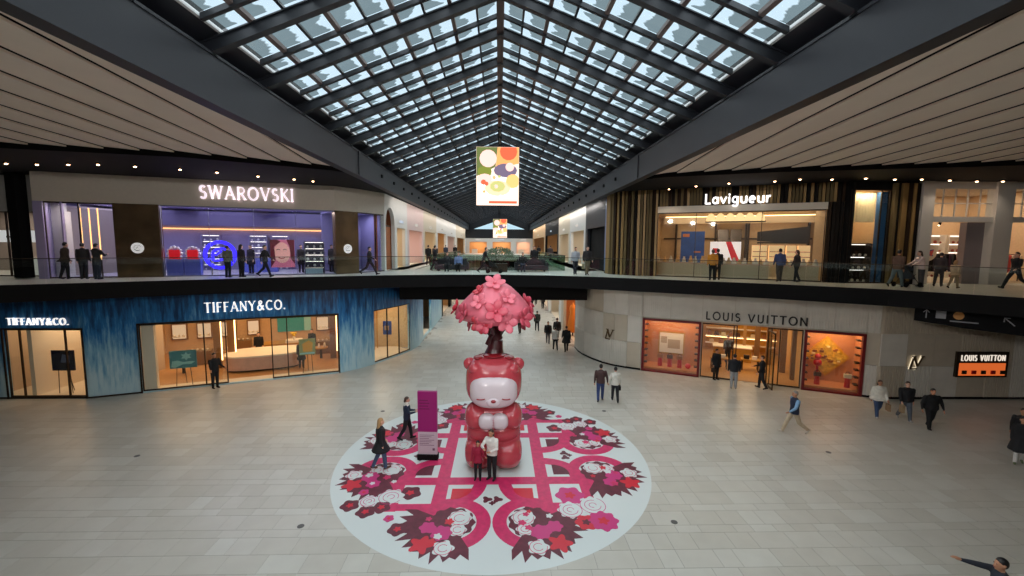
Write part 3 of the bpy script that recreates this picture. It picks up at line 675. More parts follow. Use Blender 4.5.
# shelves with bags at the back of the shop
for k,(u0,u1,lab) in enumerate(((3.5,5.9,'long gilt wall shelving of bags at the near side of the leather shop'),(6.1,7.9,'short gilt wall shelving of bags near the open glass door'))):
    t = thing('bag_shelf', lab, 'shelf', tuple(FR.P((u0+u1)/2,7.8)))
    FR.mb().box(u0,u1,7.9,7.97,.1,2.9).build('back_panel', M_gold, t)
    for z in (.5,1.05,1.6,2.15): FR.mb().box(u0,u1,7.5,7.9,z,z+.04).build('shelf_board', M_cream, t)
    FR.mb().box(u0,u1,7.48,7.5,1.0,1.04).build('light_strip', L_warm, t)
bagm = [mat('bag_tan',(150,96,50),.5),mat('bag_brown',(84,50,30),.5),mat('bag_cream',(214,196,160),.5)]
for k in range(10):
    u = (3.75,4.2,4.65,5.1,5.55,3.9,4.5,5.2,6.5,7.2)[k]; z = (1.1,1.1,1.1,1.1,1.1,.55,.55,.55,1.1,1.1)[k]
    t = thing('handbag',('tan','brown','cream')[k%3]+' handbag, '+('first','second','third','fourth','fifth')[k if k < 5 else (k-5 if k < 8 else k-8)]+' on the '+('upper board of the long shelving' if k < 5 else ('lower board of the long shelving' if k < 8 else 'board of the short shelving')),'bag',tuple(FR.P(u,7.65,z)),0,'handbags on the back shelves')
    FR.mb().slab([(u-.16,z),(u+.16,z),(u+.13,z+.24),(u-.13,z+.24)],7.58,7.74).build('body', bagm[k%3], t)
    stroke(FRm := FR.mb(), arc(u,z+.24,.08,.1,0,180,8), .02, 7.65, 7.67); FRm.build('handle', M_bronze, t)
t = thing('sales_counter','amber sales counter inside the leather goods shop','counter',tuple(FR.P(5.0,5.0)))
FR.mb().box(4.0,6.2,4.6,5.4,.02,.9).build('body', M_gold, t); FR.mb().box(3.95,6.25,4.55,5.45,.9,.96).build('counter_top', M_cream, t)
# left show window
t = thing('framed_picture','cream framed picture on the orange backdrop of the left red show window','picture',tuple(FR.P(1.65,1.45,1.0)))
FR.mb().box(.85,2.35,1.42,1.5,.85,2.2).build('frame', M_gold, t); FR.mb().box(.92,2.28,1.40,1.43,.92,2.13).build('print', M_cream, t)
for a,b,c,d in ((1.4,2.1,1.2,1.75),(1.0,1.35,1.5,1.9)): FR.mb().box(a,b,1.385,1.40,c,d).build('print', mat('sepia_print',(176,150,120),.6), t)
M_redstand = mat('red_stand',(190,20,28),.4)
def bag_stand(u,d,h,label,topm):
    t = thing('bag_stand', label, 'stand', tuple(FR.P(u,d,.22)))
    FR.mb().tube((u,d,.22),(u,d,.22+h),.14,.11,n=10).build('post', M_redstand, t)
    b = FR.mb().box(u-.16,u+.16,d-.09,d+.09,.22+h,.22+h+.2).build('display_bag', topm, t)
    stroke(q := FR.mb(), arc(u,.42+h,.09,.12,0,180,8), .025, d-.01, d+.01); q.build('bag_handle', M_bronze, t)
for k,u in enumerate((1.05,1.6,2.15)): bag_stand(u,.75,.5,('red bag stand nearest the curved stone corner','red bag stand in front of the framed picture','red bag stand beside the red ball')[k],bagm[k%2])
mb = MB().ball(tuple(FR.P(2.62,.7,.38)),.16); tag(mb.build('red_ball', mat('red_ball',(214,20,36),.3)),'shiny red ball on the floor of the left show window','ball')
# right show window
t = thing('diamond_collage','big yellow diamond shaped collage on the backdrop of the right show window','picture',tuple(FR.P(9.45,1.45,.7)))
FR.mb().slab([(9.45,.5),(10.5,1.6),(9.45,2.7),(8.4,1.6)],1.40,1.5).build('board', mat('mustard',(206,140,24),.5,var=.2,scale=5), t)
FR.mb().slab([(9.45,.62),(10.38,1.6),(9.45,2.58),(8.52,1.6)],1.385,1.40).build('board_face', mat('mustard_face',(214,160,40),.5,var=.3,scale=9), t)
for i in range(34):
    a, r_ = random.uniform(0,2*PI), .75*math.sqrt(random.random()); u_, z_ = 9.45+r_*math.cos(a)*.95, 1.6+r_*math.sin(a)*.95; w_ = random.uniform(.05,.11)
    if abs(u_-9.45)+abs(z_-1.6) > .82: continue
    FR.mb().box(u_-w_,u_+w_,1.34,1.385,z_-w_*.6,z_+w_*.6).build('collage_piece', (mat('collage_a',(240,200,70),.5),mat('collage_b',(170,90,20),.5),mat('collage_c',(245,225,160),.5),mat('collage_d',(120,60,20),.5))[i%4], t)
bag_stand(8.95,.6,.45,'red bag stand at the near edge of the right show window',bagm[1]); bag_stand(10.25,.6,.5,'red bag stand with pale bag under the yellow diamond',bagm[2])
t = thing('red_totem','tall red stacked display figure in front of the yellow diamond','stand',tuple(FR.P(9.0,1.0,.22)))
MB().ball(tuple(FR.P(9.0,1.0,1.3)),.2).build('upper_ball', M_redstand, t); FR.mb().tube((9.0,1.0,.22),(9.0,1.0,1.15),.06,n=8).build('post', M_redstand, t); MB().ball(tuple(FR.P(9.0,1.0,1.62)),.15).build('top_ball', M_redstand, t)
# signs
M_dkletter = mat('dark_letter',(40,34,30),.4)
t = thing('shop_sign','dark bronze capitals on the pale stone wall over the shop entrance','sign',tuple(FR.P(5.8,-.08,3.3)))
lettering('LOUIS VUITTON', FR, 3.45, 8.25, 3.36, .44, -.12, -.04, M_dkletter, t, serif=False, k=.15, t=.15, gap=.22)
def monogram(fr, u, z, s, d, label, glow):
    t = thing('wall_emblem', label, 'emblem', tuple(fr.P(u,d,z)))
    if glow:
        mb = fr.mb()
        for pts in ([(u-.2*s,z+.3*s),(u-.42*s,z-.5*s),(u+.1*s,z-.5*s)],[(u-.2*s,z+.5*s),(u+.12*s,z-.3*s),(u+.5*s,z+.5*s)]): stroke(mb, pts, .22*s, d+.02, d+.03)
        mb.build('halo_light', emis('halo',(255,236,200),.9), t)
    mb = fr.mb(); stroke(mb,[(u-.2*s,z+.32*s),(u-.42*s,z-.5*s)],.13*s,d-.04,d); stroke(mb,[(u-.46*s,z-.5*s),(u+.1*s,z-.5*s)],.1*s,d-.04,d); mb.build('letter', mat('brass_letter',(96,76,50),.35,metal=.4), t)
    mb = fr.mb(); stroke(mb,[(u-.2*s,z+.5*s),(u+.12*s,z-.3*s)],.16*s,d-.06,d-.02); stroke(mb,[(u+.5*s,z+.5*s),(u+.12*s,z-.3*s)],.09*s,d-.06,d-.02); stroke(mb,[(u-.36*s,z+.48*s),(u-.06*s,z+.48*s)],.07*s,d-.06,d-.02); stroke(mb,[(u+.36*s,z+.48*s),(u+.62*s,z+.48*s)],.07*s,d-.06,d-.02); mb.build('letter', MATS['brass_letter'], t)
FLg = Frame(RC[4],RC[5]); 
monogram(FLg, .55, 1.95, .62, -.06, 'bronze overlapping two letter emblem on the curved stone corner', False)
monogram(FE, 1.7, 1.86, .62, -.08, 'glowing two letter emblem on the flat stone wall', True)
t = thing('sign_box','black edged display sign with glowing orange window on stone wall','sign',tuple(FE.P(5.0,-.1,1.2)))
FE.mb().box(3.72,6.28,-.12,0,1.14,2.40).build('box', M_bronze, t); FE.mb().box(3.84,6.16,-.13,-.12,1.22,1.84).build('lit_window', emis('orange_lit',(236,112,52),.75), t)
for i in range(5): 
    u = 4.1+i*.48; FE.mb().box(u-.11,u+.11,-.17,-.13,1.3,1.48).build('small_bag', (M_bronze,M_redstand,M_bronze,M_redstand,M_bronze)[i], t)
lettering('LOUIS VUITTON', FE, 3.9, 6.1, 1.96, .28, -.15, -.12, emis('sign_letter',(255,240,222),.85), t, serif=False, k=.13, t=.13, gap=.24)
# wayfinding board hung under the deck
FW = Frame((18.05,19.2),(23.3,14.2))
t = thing('wayfinding_board','black hanging direction board with small symbols under the upper deck','sign',tuple(FW.P(2.5,0,4.0)))
FW.mb().slab([(.62,4.95),(FW.L,4.95),(FW.L,3.75),(2.2,4.05),(.62,4.2)],0,.25).build('board', mat('board_black',(15,15,18),.8,spec=.2), t)
M_sym = mat('symbol_white',(150,150,155),.5); M_symo = mat('symbol_amber',(210,150,80),.5)
q = FW.mb(); stroke(q,[(1.0,4.35),(1.0,4.7)],.04,-.01,0); stroke(q,[(.9,4.6),(1.0,4.72),(1.1,4.6)],.04,-.01,0); q.build('arrow', M_sym, t)
FW.mb().box(1.3,1.62,-.01,0,4.38,4.7).build('symbol', M_sym, t); FW.mb().slab(arc(2.0,4.56,.17,.17,0,340,14),-.01,0).build('symbol', M_symo, t); FW.mb().box(1.75,2.6,-.01,0,4.28,4.33).build('caption', M_sym, t)
q = FW.mb(); stroke(q,[(3.3,4.62),(3.6,4.32)],.04,-.01,0); stroke(q,[(3.3,4.45),(3.3,4.62),(3.47,4.62)],.04,-.01,0); q.build('arrow', M_sym, t)
FW.mb().slab(arc(4.1,4.5,.14,.14,0,340,14),-.01,0).build('symbol', M_sym, t); FW.mb().box(3.9,4.4,-.01,0,4.22,4.26).build('caption', M_sym, t)


# ---- upper level, left: crystal shop with violet rooms
FU = Frame((-20.8,22.2),(-9.6,26.0))
M_header = mat('beige_header',(196,186,172),.5,var=.03)
M_violet = mat('violet_wall',(140,134,174),.6,var=.05); M_blueped = mat('blue_pedestal',(96,106,190),.5)
M_pil = mat('bronze_mirror',(128,108,84),.24,metal=.75,var=.25,scale=1.5)
wu = structure('wall_left_upper')
FU.mb().box(-1.45,11.9,0,.3,9.32,CZ).build('header', M_header, wu)
UC = [(-9.55,26.02),(-8.6,27.2),(-7.9,28.6),(-7.55,29.3)]
for i,(p,q) in enumerate(zip(UC,UC[1:])):
    f = Frame(p,q); f.mb().box(-.02,f.L+.02,0,.3,9.32,CZ).build('header', M_header, wu)
    if i == 0: f.mb().box(0,f.L,0,.3,DZ,9.32).build('pilaster', M_pil, wu)
    else: glazing(f,'window',[0,f.L],DZ,9.32,.1,M_bronze,g=wu,fw=.04)
FU.mb().box(-1.45,-1.1,-.02,.4,DZ,9.32).box(-.45+.0,-.40,0,.2,DZ,9.32).build('pilaster', mat('violet_pilaster',(150,140,176),.5), wu)
FU.mb().box(1.59,3.47,-.05,.4,DZ,9.32).build('pilaster', M_pil, wu)
glazing(FU,'window_7',[-1.1,.2,1.59],DZ,9.32,.12,M_bronze); glazing(FU,'window_8',[3.5,5.6,7.7,9.8,11.88],DZ,9.32,.12,mat('glass_joint',(120,120,140),.4),fw=.015)
gv = room('interior_violet', FU, -1.4, 11.95, .3, 6.5, DZ, 9.5, M_violet, mat('pale_violet_floor',(190,184,200),.4), mat('violet_ceiling',(150,142,190),.7), 250, (.66,.64,1.0), 3)
FU.mb().box(-1.3,11.9,6.3,6.48,8.25,8.33).build('cove_light', emis('cove_amber',(255,180,120),2.2), gv)
FU.mb().box(-1.35,11.9,5.6,6.48,8.45,9.4).build('soffit_box', mat('dusk_violet',(104,98,132),.7), gv)
area_light('added_window_fill', FU.P(7.7,.55,9.24), 7.6,.25,150,(.86,.84,1.0),(0,0,FU.rz)); area_light('added_window_fill', FU.P(.2,.55,9.24), 2.2,.25,40,(1,.86,.8),(0,0,FU.rz))  # added lamps that brighten the displays just behind the glass
t = thing('shop_sign','lit white capitals on the curved beige header over the violet shop','sign',tuple(FU.P(7.5,-.05,9.7)))
lettering('SWAROVSKI', FU, 5.3, 9.75, 9.72, .68, -.12, -.02, mat('lit_letter_pink',(255,250,255),.5,emit=(255,236,250),estr=.9), t, k=.125, t=.06)
t = thing('shop_sign','small lit capitals inside the window beside the dark pilaster','sign',tuple(FU.P(.4,4.9,8)))
lettering('SWAROVSKI', FU, -.9, 1.3, 7.75, .26, 4.9, 4.95, mat('lit_letter_dim',(240,236,255),.5,emit=(230,226,255),estr=.8), t)
def swan_disc(fr, u, z, r, d, label):
    t = thing('swan_emblem', label, 'emblem', tuple(fr.P(u,d,z)))
    fr.mb().slab(arc(u,z,r,r,0,345,23), d-.03, d).build('disc', mat('white_disc',(235,235,235),.4,emit=(255,255,255),estr=.35), t)
    q = fr.mb(); stroke(q, arc(u+.02*r,z+.05*r,.55*r,.5*r,200,20,8), .07*r, d-.045, d-.03); stroke(q,[(u-.5*r,z-.25*r),(u-.1*r,z-.5*r),(u+.45*r,z-.35*r)],.12*r,d-.045,d-.03)
    stroke(q,[(u-.2*r,z-.1*r),(u+.15*r,z+.3*r)],.09*r,d-.045,d-.03); q.build('swan', M_black, t)
swan_disc(FU,2.5,7.1,.27,-.06,'white swan disc on the wide dark pilaster')
swan_disc(Frame(UC[0],UC[1]),.75,7.1,.27,-.02,'white swan disc on the narrow dark pilaster at the shop corner')
for k,u in enumerate((-.1,.25,.6)):
    t = thing('light_tube',('first','second','third')[k]+' amber light tube counted from the black column in the violet corner window','lamp',tuple(FU.P(u,.9,DZ)),0,'amber light tubes')
    FU.mb().tube((u,.9,DZ+.9),(u,.9,9.1),.03,n=6).build('tube', emis('amber_tube',(255,190,120),2.4), t); FU.mb().tube((u,.9,DZ+.02),(u,.9,DZ+.9),.045,n=6).build('foot', M_bronze, t)
M_led = emis('blue_led',(52,40,255),2.6)
t = thing('ring_light','glowing blue ring with swan lines standing in the violet window','lamp',tuple(FU.P(5.83,1.0,DZ)))
q = FU.mb(); stroke(q, arc(5.83,6.72,.72,.72,0,360,32), .17, .95, 1.08); q.build('ring', M_led, t)
q = FU.mb(); stroke(q, arc(5.88,6.7,.42,.38,210,-50,14), .12, .97, 1.06); stroke(q,[(5.3,6.55),(5.6,6.4),(6.1,6.5)],.13,.97,1.06); stroke(q,[(5.6,6.7),(5.9,6.95)],.1,.97,1.06); q.build('swan_lines', M_led, t)
FU.mb().tube((5.4,1.05,DZ+.02),(5.4,1.05,6.1),.03,n=6).tube((6.1,1.05,DZ+.02),(6.1,1.05,6.1),.03,n=6).build('leg', M_bronze, t)
M_crys = mat('crystal_white',(240,236,244),.2); M_redglow = mat('red_crystal',(200,24,40),.25,emit=(255,40,50),estr=.35)
for k,(u,lab) in enumerate(((3.78,'near red crystal display with white beads on its blue pedestal'),(4.60,'red crystal display nearer the blue ring on its blue pedestal'))):
    t = thing('crystal_display', lab, 'display', tuple(FU.P(u,.9,DZ)))
    FU.mb().box(u-.36,u+.36,.7,1.1,DZ+.01,6.5).build('pedestal', M_blueped, t); FU.mb().box(u-.24,u+.24,.75,1.0,6.5,7.0).build('red_block', M_redglow, t)
    for i in range(12):
        a = 2*PI*i/12; MB().ball(tuple(FU.P(u+.3*math.cos(a),.85,6.8+.34*math.sin(a))),.085,n=8,m=6).build('bead', M_crys, t)
# portrait poster: a generic smiling face in pink and red
t = thing('portrait_poster','pink poster of a smiling face standing in the violet window','poster',tuple(FU.P(9.0,.9,DZ)))
FU.mb().box(8.35,9.6,.85,.95,6.0,7.6).build('board', mat('poster_pink',(216,120,150),.5,emit=(216,110,140),estr=.25), t)
FU.mb().slab(arc(8.95,6.85,.42,.6,0,345,20),.835,.85).build('print', mat('poster_face',(240,180,170),.5,emit=(240,170,160),estr=.25), t)
FU.mb().slab([(8.35,6.0),(8.6,6.4),(8.55,7.2),(8.9,7.5),(8.7,7.6),(8.35,7.6)],.82,.835).slab([(9.6,7.6),(9.2,7.6),(9.35,7.2),(9.4,6.5),(9.6,6.2)],.82,.835).build('print', mat('poster_hair',(120,20,44),.5), t)
q = FU.mb(); stroke(q,arc(8.92,6.62,.17,.1,200,340,6),.05,.82,.834); q.build('print', mat('poster_lip',(190,20,50),.5), t)
q = FU.mb(); stroke(q,arc(8.76,7.0,.08,.05,0,180,5),.03,.82,.834); stroke(q,arc(9.1,7.0,.08,.05,0,180,5),.03,.82,.834); q.build('print', M_black, t)
def shelf_unit(fr, u0, u1, d, z0, z1, n, label, mframe, mitem, lit=True):
    t = thing('display_shelf', label, 'shelf', tuple(fr.P((u0+u1)/2,d,z0)))
    fr.mb().box(u0,u1,d,d+.06,z0,z1).build('back_panel', mframe, t); fr.mb().box(u0,u0+.05,d-.4,d,z0,z1).box(u1-.05,u1,d-.4,d,z0,z1).build('upright', mframe, t)
    for k in range(n+1):
        z = z0+(z1-z0)*k/n; fr.mb().box(u0+.05,u1-.05,d-.4,d,z-.02 if k else z,z+.02).build('shelf_board', mframe, t)
    for k in range(n):
        z = z0+(z1-z0)*k/n+.02; c = max(2,int((u1-u0)/.3))
        if lit: fr.mb().box(u0+.06,u1-.06,d-.03,d,z+(z1-z0)/n-.075,z+(z1-z0)/n-.05).build('shelf_light', emis('shelf_light_white',(255,246,236),3.0), t)
        for i in range(c):
            u = u0+(u1-u0)*(i+.5)/c; s = random.uniform(.05,.09); MB().ball(tuple(fr.P(u,d-.2,z+s)),s,s,s*1.1,n=8,m=6).build('jewel_stand', mitem, t)
shelf_unit(FU,10.1,11.2,1.2,DZ+.02,7.5,5,'glossy dark shelf of crystal pieces beside the portrait poster',mat('dark_violet',(52,44,80),.4),M_crys)
for u,lab in ((4.2,'crystal wall shelf behind the two red displays'),(6.9,'crystal wall shelf behind the blue ring'),(8.2,'crystal wall shelf behind the portrait poster'),(11.4,'crystal wall shelf at the corridor end of the violet shop'),(.2,'crystal wall shelf behind the amber light tubes')):
    shelf_unit(FU,u-.55,u+.55,6.2,DZ+.02,7.9,6,lab,M_violet,M_crys)
t = thing('shop_counter','pale blue counter in the middle of the violet shop','counter',tuple(FU.P(7.5,3.2,DZ)))
FU.mb().box(6.6,8.4,2.9,3.5,DZ+.02,6.5).build('body', M_blueped, t); FU.mb().box(6.55,8.45,2.85,3.55,6.5,6.56).build('counter_top', M_cream, t)
t = thing('shop_counter','pale low table under the glossy dark crystal shelf','counter',tuple(FU.P(10.6,.5,DZ)))
FU.mb().box(10.2,11.1,.3,.7,DZ+.02,5.95).build('body', mat('pale_aqua',(160,190,210),.4), t); FU.mb().box(10.18,11.12,.28,.72,5.95,6.0).build('counter_top', M_cream, t)

gvc = structure('interior_violet_corner')
MB().prism([(-9.3,26.6),(-8.5,27.4),(-7.95,28.6),(-9.6,31.0),(-11.6,29.2)],DZ-.04,DZ+.012).build('shop_floor', MATS['pale_violet_floor'], gvc)
MB().prism([(-11.6,29.2),(-9.6,31.0),(-9.67,31.08),(-11.67,29.28)],DZ,9.4).build('back_wall', M_violet, gvc)
MB().prism([(-9.6,31.0),(-7.75,29.1),(-7.8,29.05),(-9.65,30.95)],DZ,9.4).build('side_wall', M_violet, gvc)
MB().prism([(-9.3,26.6),(-8.5,27.4),(-7.95,28.6),(-9.6,31.0),(-11.6,29.2)],9.34,9.4).build('shop_ceiling', MATS['violet_ceiling'], gvc)
area_light('shop_light',(-9.4,29.0,9.28),1.4,1.4,55,(.72,.72,1.0))
FK = Frame((-10.9,29.6),(-9.9,30.5)); shelf_unit(FK,0,1.3,-.1,DZ+.02,8.0,6,'lit crystal shelf behind the curved glass of the violet shop corner',M_violet,M_crys)
# black column and the shop beyond it
MB().prism([(-23.85,22.2),(-23.35,22.15),(-23.3,22.65),(-23.8,22.7)],DZ,CZ).build('column_upper_left', M_black, kind='structure')
FX = Frame((-33,23.6),(-22.0,22.9)); gx = structure('wall_left_upper_end')
FX.mb().box(0,11,0,.3,8.9,CZ).build('header', M_white, gx); FX.mb().box(10.2,11.2,0,.3,DZ,8.9).build('pilaster', M_white, gx)
room('interior_far_left', FX, 1, 10.2, .3, 4.5, DZ, 9.2, mat('dim_wall',(150,138,128),.7), M_deck, M_ceil, 150, (1,.85,.75))
glazing(FX,'window_9',[2,4,6,8,10.2],DZ,8.9,.1,M_bronze)
t = thing('hanging_sign','plain white sign box in the window beyond the black column','sign',tuple(FX.P(8.0,.4,7.6)))
FX.mb().box(6.6,9.7,.35,.5,7.35,7.95).build('box', mat('sign_white',(236,236,236),.5,emit=(255,255,255),estr=.5), t); FX.mb().box(7.6,8.5,.33,.35,7.58,7.66).build('caption', M_black, t)
t = thing('shop_counter','white lit counter in the window beyond the black column','counter',tuple(FX.P(8.4,1.2,DZ)))
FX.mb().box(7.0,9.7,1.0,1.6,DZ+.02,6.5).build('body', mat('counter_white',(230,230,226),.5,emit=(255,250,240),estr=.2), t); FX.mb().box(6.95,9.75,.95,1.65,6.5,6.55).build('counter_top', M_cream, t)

# ---- upper level, right: bronze-slatted jeweller
FV = Frame((9.4,26.0),(17.4,21.9)); FN = Frame((18.0,21.6),(30,21.2))
ws = structure('wall_right_upper')
M_slat = [mat('slat_gold',(150,120,74),.45,metal=.2),mat('slat_brown',(46,33,22),.7,spec=.15),mat('slat_dark',(24,19,16),.7,spec=.15),mat('slat_olive',(104,88,58),.6,spec=.2)]
FV.mb().box(-.1,FV.L,.12,.3,9.72,CZ).build('slat_backing', M_black, ws)
def slats(fr, u0, u1, z0, z1, step=.165, gold=1):
    n = max(1,int((u1-u0)/step)); st = (u1-u0)/n
    for i in range(n):
        u = u0+st*(i+.5); dp = random.choice((.0,.05,-.04)); w = st*random.uniform(.32,.42)
        fr.mb().box(u-w,u+w,-.06+dp,.12,z0,z1).build('slat', random.choice([M_slat[0],M_slat[0],M_slat[1],M_slat[2],M_slat[3],M_slat[3]] if gold else [M_slat[1],M_slat[2],M_slat[2],M_slat[2]]), ws)
slats(FV,-.1,FV.L,9.72,CZ)
VC = [(6.95,28.4),(7.1,27.7),(7.5,27.0),(8.3,26.45),(9.4,26.0)]
for p,q in zip(VC,VC[1:]):
    f = Frame(p,q); f.mb().box(-.02,f.L+.02,.12,.25,DZ,CZ).build('slat_backing', M_black, ws); slats(f,0,f.L,DZ,CZ)
FV.mb().box(8.32,FV.L,.12,.3,DZ,9.72).build('slat_backing', M_black, ws); slats(FV,8.32,FV.L,DZ,9.72,gold=0)
fq = Frame((17.4,21.9),(17.5,21.62)); fq.mb().box(0,fq.L,.12,.3,DZ,CZ).build('slat_backing', M_black, ws)
FN.mb().box(-.5,2.9,.12,.3,10.3,CZ).box(-.6,-.45,.1,.3,DZ,CZ).box(1.54,2.9,.12,.3,DZ,10.3).build('slat_backing', M_black, ws); slats(FN,1.56,2.88,DZ,10.6)
FV.mb().box(-.05,8.32,.05,.28,9.36,9.72).build('pale_lintel', mat('pale_lintel',(232,222,206),.6), ws)
glazing(FV,'window_10',[0,2.1,5.4,8.25],DZ,9.36,.12,M_bronze,fw=.03)
gl = room('interior_gold', FV, -.6, 8.9, .3, 7.0, DZ, 9.45, mat('sand_wall',(188,160,124),.6,var=.06), mat('sand_floor',(200,180,150),.4), mat('sand_ceiling',(200,178,148),.6), 190, (1,.8,.56), 2)
for d,z in ((2.2,9.2),(4.2,9.1)): FV.mb().box(.2,8.2,d,d+.08,z,z+.05).build('cove_light', L_warm, gl)
FV.mb().box(.0,8.3,3.2,3.5,8.85,9.3).build('bulkhead', MATS['sand_ceiling'], gl)
for u in (.4,3.0,4.9,5.05,8.5): FV.mb().box(u,u+.12,6.6,6.98,DZ+.02,9.0).build('dark_fin', M_bronze, gl)
FV.mb().box(-.4,8.8,6.9,6.98,7.9,8.0).build('picture_rail', M_bronze, gl)
for u in (3.2,4.0): FV.mb().box(u,u+.7,6.7,6.95,6.5,8.6).build('mirror_panel', mat('smoked_mirror',(96,80,64),.2,metal=.6), gl)
t = thing('shop_sign','lit white rounded lower case lettering on the bronze slatted header','sign',tuple(FV.P(4.1,-.1,9.8)))
lettering('Lavigueur', FV, 2.5, 5.75, 9.78, .55, -.2, -.08, mat('lit_letter_strong',(255,255,255),.5,emit=(255,250,250),estr=1.6), t, serif=False, k=.16, t=.16, gap=.1)
t = thing('pendant_lamp','row of six cream scalloped lampshades under the jeweller lintel','lamp',tuple(FV.P(4.15,1.0,9.0)))
for i in range(6):
    u = 2.85+i*.5; FV.mb().slab([(u-.25,8.86)]+[(u+.25*math.cos(math.radians(a)),8.9+.42*math.sin(math.radians(a))) for a in range(180,-1,-20)]+[(u+.25,8.86)],.9,1.1).build('shade', mat('lampshade',(255,226,170),.6,emit=(255,214,150),estr=1.1), t)
FV.mb().box(2.55,5.65,.88,1.12,8.80,8.86).build('rail', M_bronze, t)
t = thing('wall_picture','tall deep blue picture on the back wall of the gold jeweller','picture',tuple(FV.P(2.0,3.0,6)))
FV.mb().box(1.1,2.5,3.0,3.1,6.2,8.35).build('board', mat('deep_blue',(22,62,128),.4,emit=(20,60,140),estr=.12,var=.3,scale=2), t)
FV.mb().box(1.2,1.6,2.985,3.0,8.0,8.2).box(1.9,2.3,2.985,3.0,7.0,7.1).build('print', mat('pic_orange',(200,120,70),.5), t)
t = thing('poster_screen','white lit poster with a red diagonal band inside the gold jeweller','screen',tuple(FV.P(3.6,2.4,6)))
FV.mb().box(2.85,4.55,2.4,2.5,6.55,7.7).build('board', mat('screen_white',(236,228,226),.5,emit=(255,246,244),estr=.6), t)
FV.mb().slab([(3.7,7.7),(4.0,7.7),(4.5,6.55),(4.1,6.55)],2.385,2.4).slab([(3.0,7.0),(3.3,7.0),(3.3,7.3),(3.0,7.3)],2.385,2.4).build('print', mat('screen_red',(206,50,60),.5,emit=(206,40,50),estr=.4), t)
for u in (3.0,4.4): FV.mb().tube((u,2.45,DZ+.02),(u,2.45,6.55),.03,n=6).build('leg', M_bronze, t)
def jewel_counter(fr, u0, u1, d0, d1, z0, label, n):
    t = thing('jewel_counter', label, 'counter', tuple(fr.P((u0+u1)/2,d0,z0)))
    fr.mb().box(u0,u1,d0,d1,z0+.02,z0+.78).build('body', mat('counter_sand',(206,190,164),.5), t); fr.mb().box(u0-.03,u1+.03,d0-.03,d1+.03,z0+.78,z0+.83).build('counter_top', M_stone, t)
    for i in range(n):
        u = u0+(u1-u0)*(i+.5)/n; h = random.uniform(.24,.42); mb = MB().lathe([(.13,0),(.12,h*.4),(.06,h*.8),(.07,h)],fr.P(u,(d0+d1)/2,z0+.83),8); mb.build('necklace_bust', (M_cream,mat('bust_gold',(220,170,100),.4))[i%2], t)
jewel_counter(FV,-.3,2.0,1.5,2.0,DZ,'long sand coloured counter nearest the slatted curve',6)
jewel_counter(FV,1.9,3.1,.7,1.2,DZ,'short pale counter between the slatted curve and the window displays',3)
jewel_counter(FV,3.5,5.9,.35,.9,DZ,'long window counter of necklaces in the middle of the gold jeweller',9)
jewel_counter(FV,6.3,8.2,.5,1.0,DZ,'window counter of jewels at the dark slatted end',7)
t = thing('dark_canopy','dark panelled canopy over the lit cases of the gold jeweller','canopy',tuple(FV.P(7.0,3.2,8)))
FV.mb().slab([(5.4,7.75),(8.0,7.6),(8.0,8.6),(5.4,8.3)],2.8,3.1).build('panel', mat('canopy_dark',(40,32,30),.5), t); FV.mb().box(5.4,8.0,2.75,2.8,7.6,7.7).build('rail', M_bronze, t)
M_lit = mat('lit_case',(255,224,176),.6,emit=(255,206,146),estr=.5)
for k,(u0,u1) in enumerate(((5.2,6.0),(6.1,6.9),(7.0,7.5),(7.6,8.2))):
    t = thing('lit_case',('first','second','third','last')[k]+' glowing cream display case counted from the red and white poster','display case',tuple(FV.P((u0+u1)/2,3.4,DZ)))
    FV.mb().box(u0,u1,3.4,3.8,6.5,7.5).build('lit_back', M_lit, t); FV.mb().box(u0,u1,3.1,3.8,DZ+.02,6.5).build('base', MATS['counter_sand'], t)
    for z in (6.8,7.1): FV.mb().box(u0+.03,u1-.03,3.2,3.4,z,z+.03).build('shelf_board', M_bronze, t)
# narrow window in the slats
glazing(FN,'window_11',[-.42,1.1,1.52],DZ,10.3,.14,M_bronze,fw=.04)
gq = room('interior_niche', FN, -.5, 1.6, .3, 2.4, DZ, 10.3, MATS['sand_wall'], MATS['sand_floor'], MATS['sand_ceiling'], 70, (1,.8,.55))
FN.mb().box(1.15,1.5,.25,.5,DZ,10.2).build('blue_panel', mat('teal_blue',(36,84,130),.5), gq)
t = thing('curtain','gathered cream curtain at the top of the narrow slatted window','curtain',tuple(FN.P(.3,1.75,8.7)))
q = FN.mb()
for i in range(9): q.tube((-.1+i*.145,.6,8.7),(-.1+i*.145,.6,10.2),.1,n=6)
q.build('cloth', mat('curtain_cream',(236,214,170),.8), t)
area_light('added_niche_fill', FN.P(.5,.3,10.2), 1.2,.15,26,(1,.84,.6),(0,0,FN.rz))  # added lamp that brightens the front of the curtain
shelf_unit(FN,-.1,1.1,.85,DZ+.02,7.6,3,'small jewel shelf in the narrow slatted window',M_bronze,M_cream)
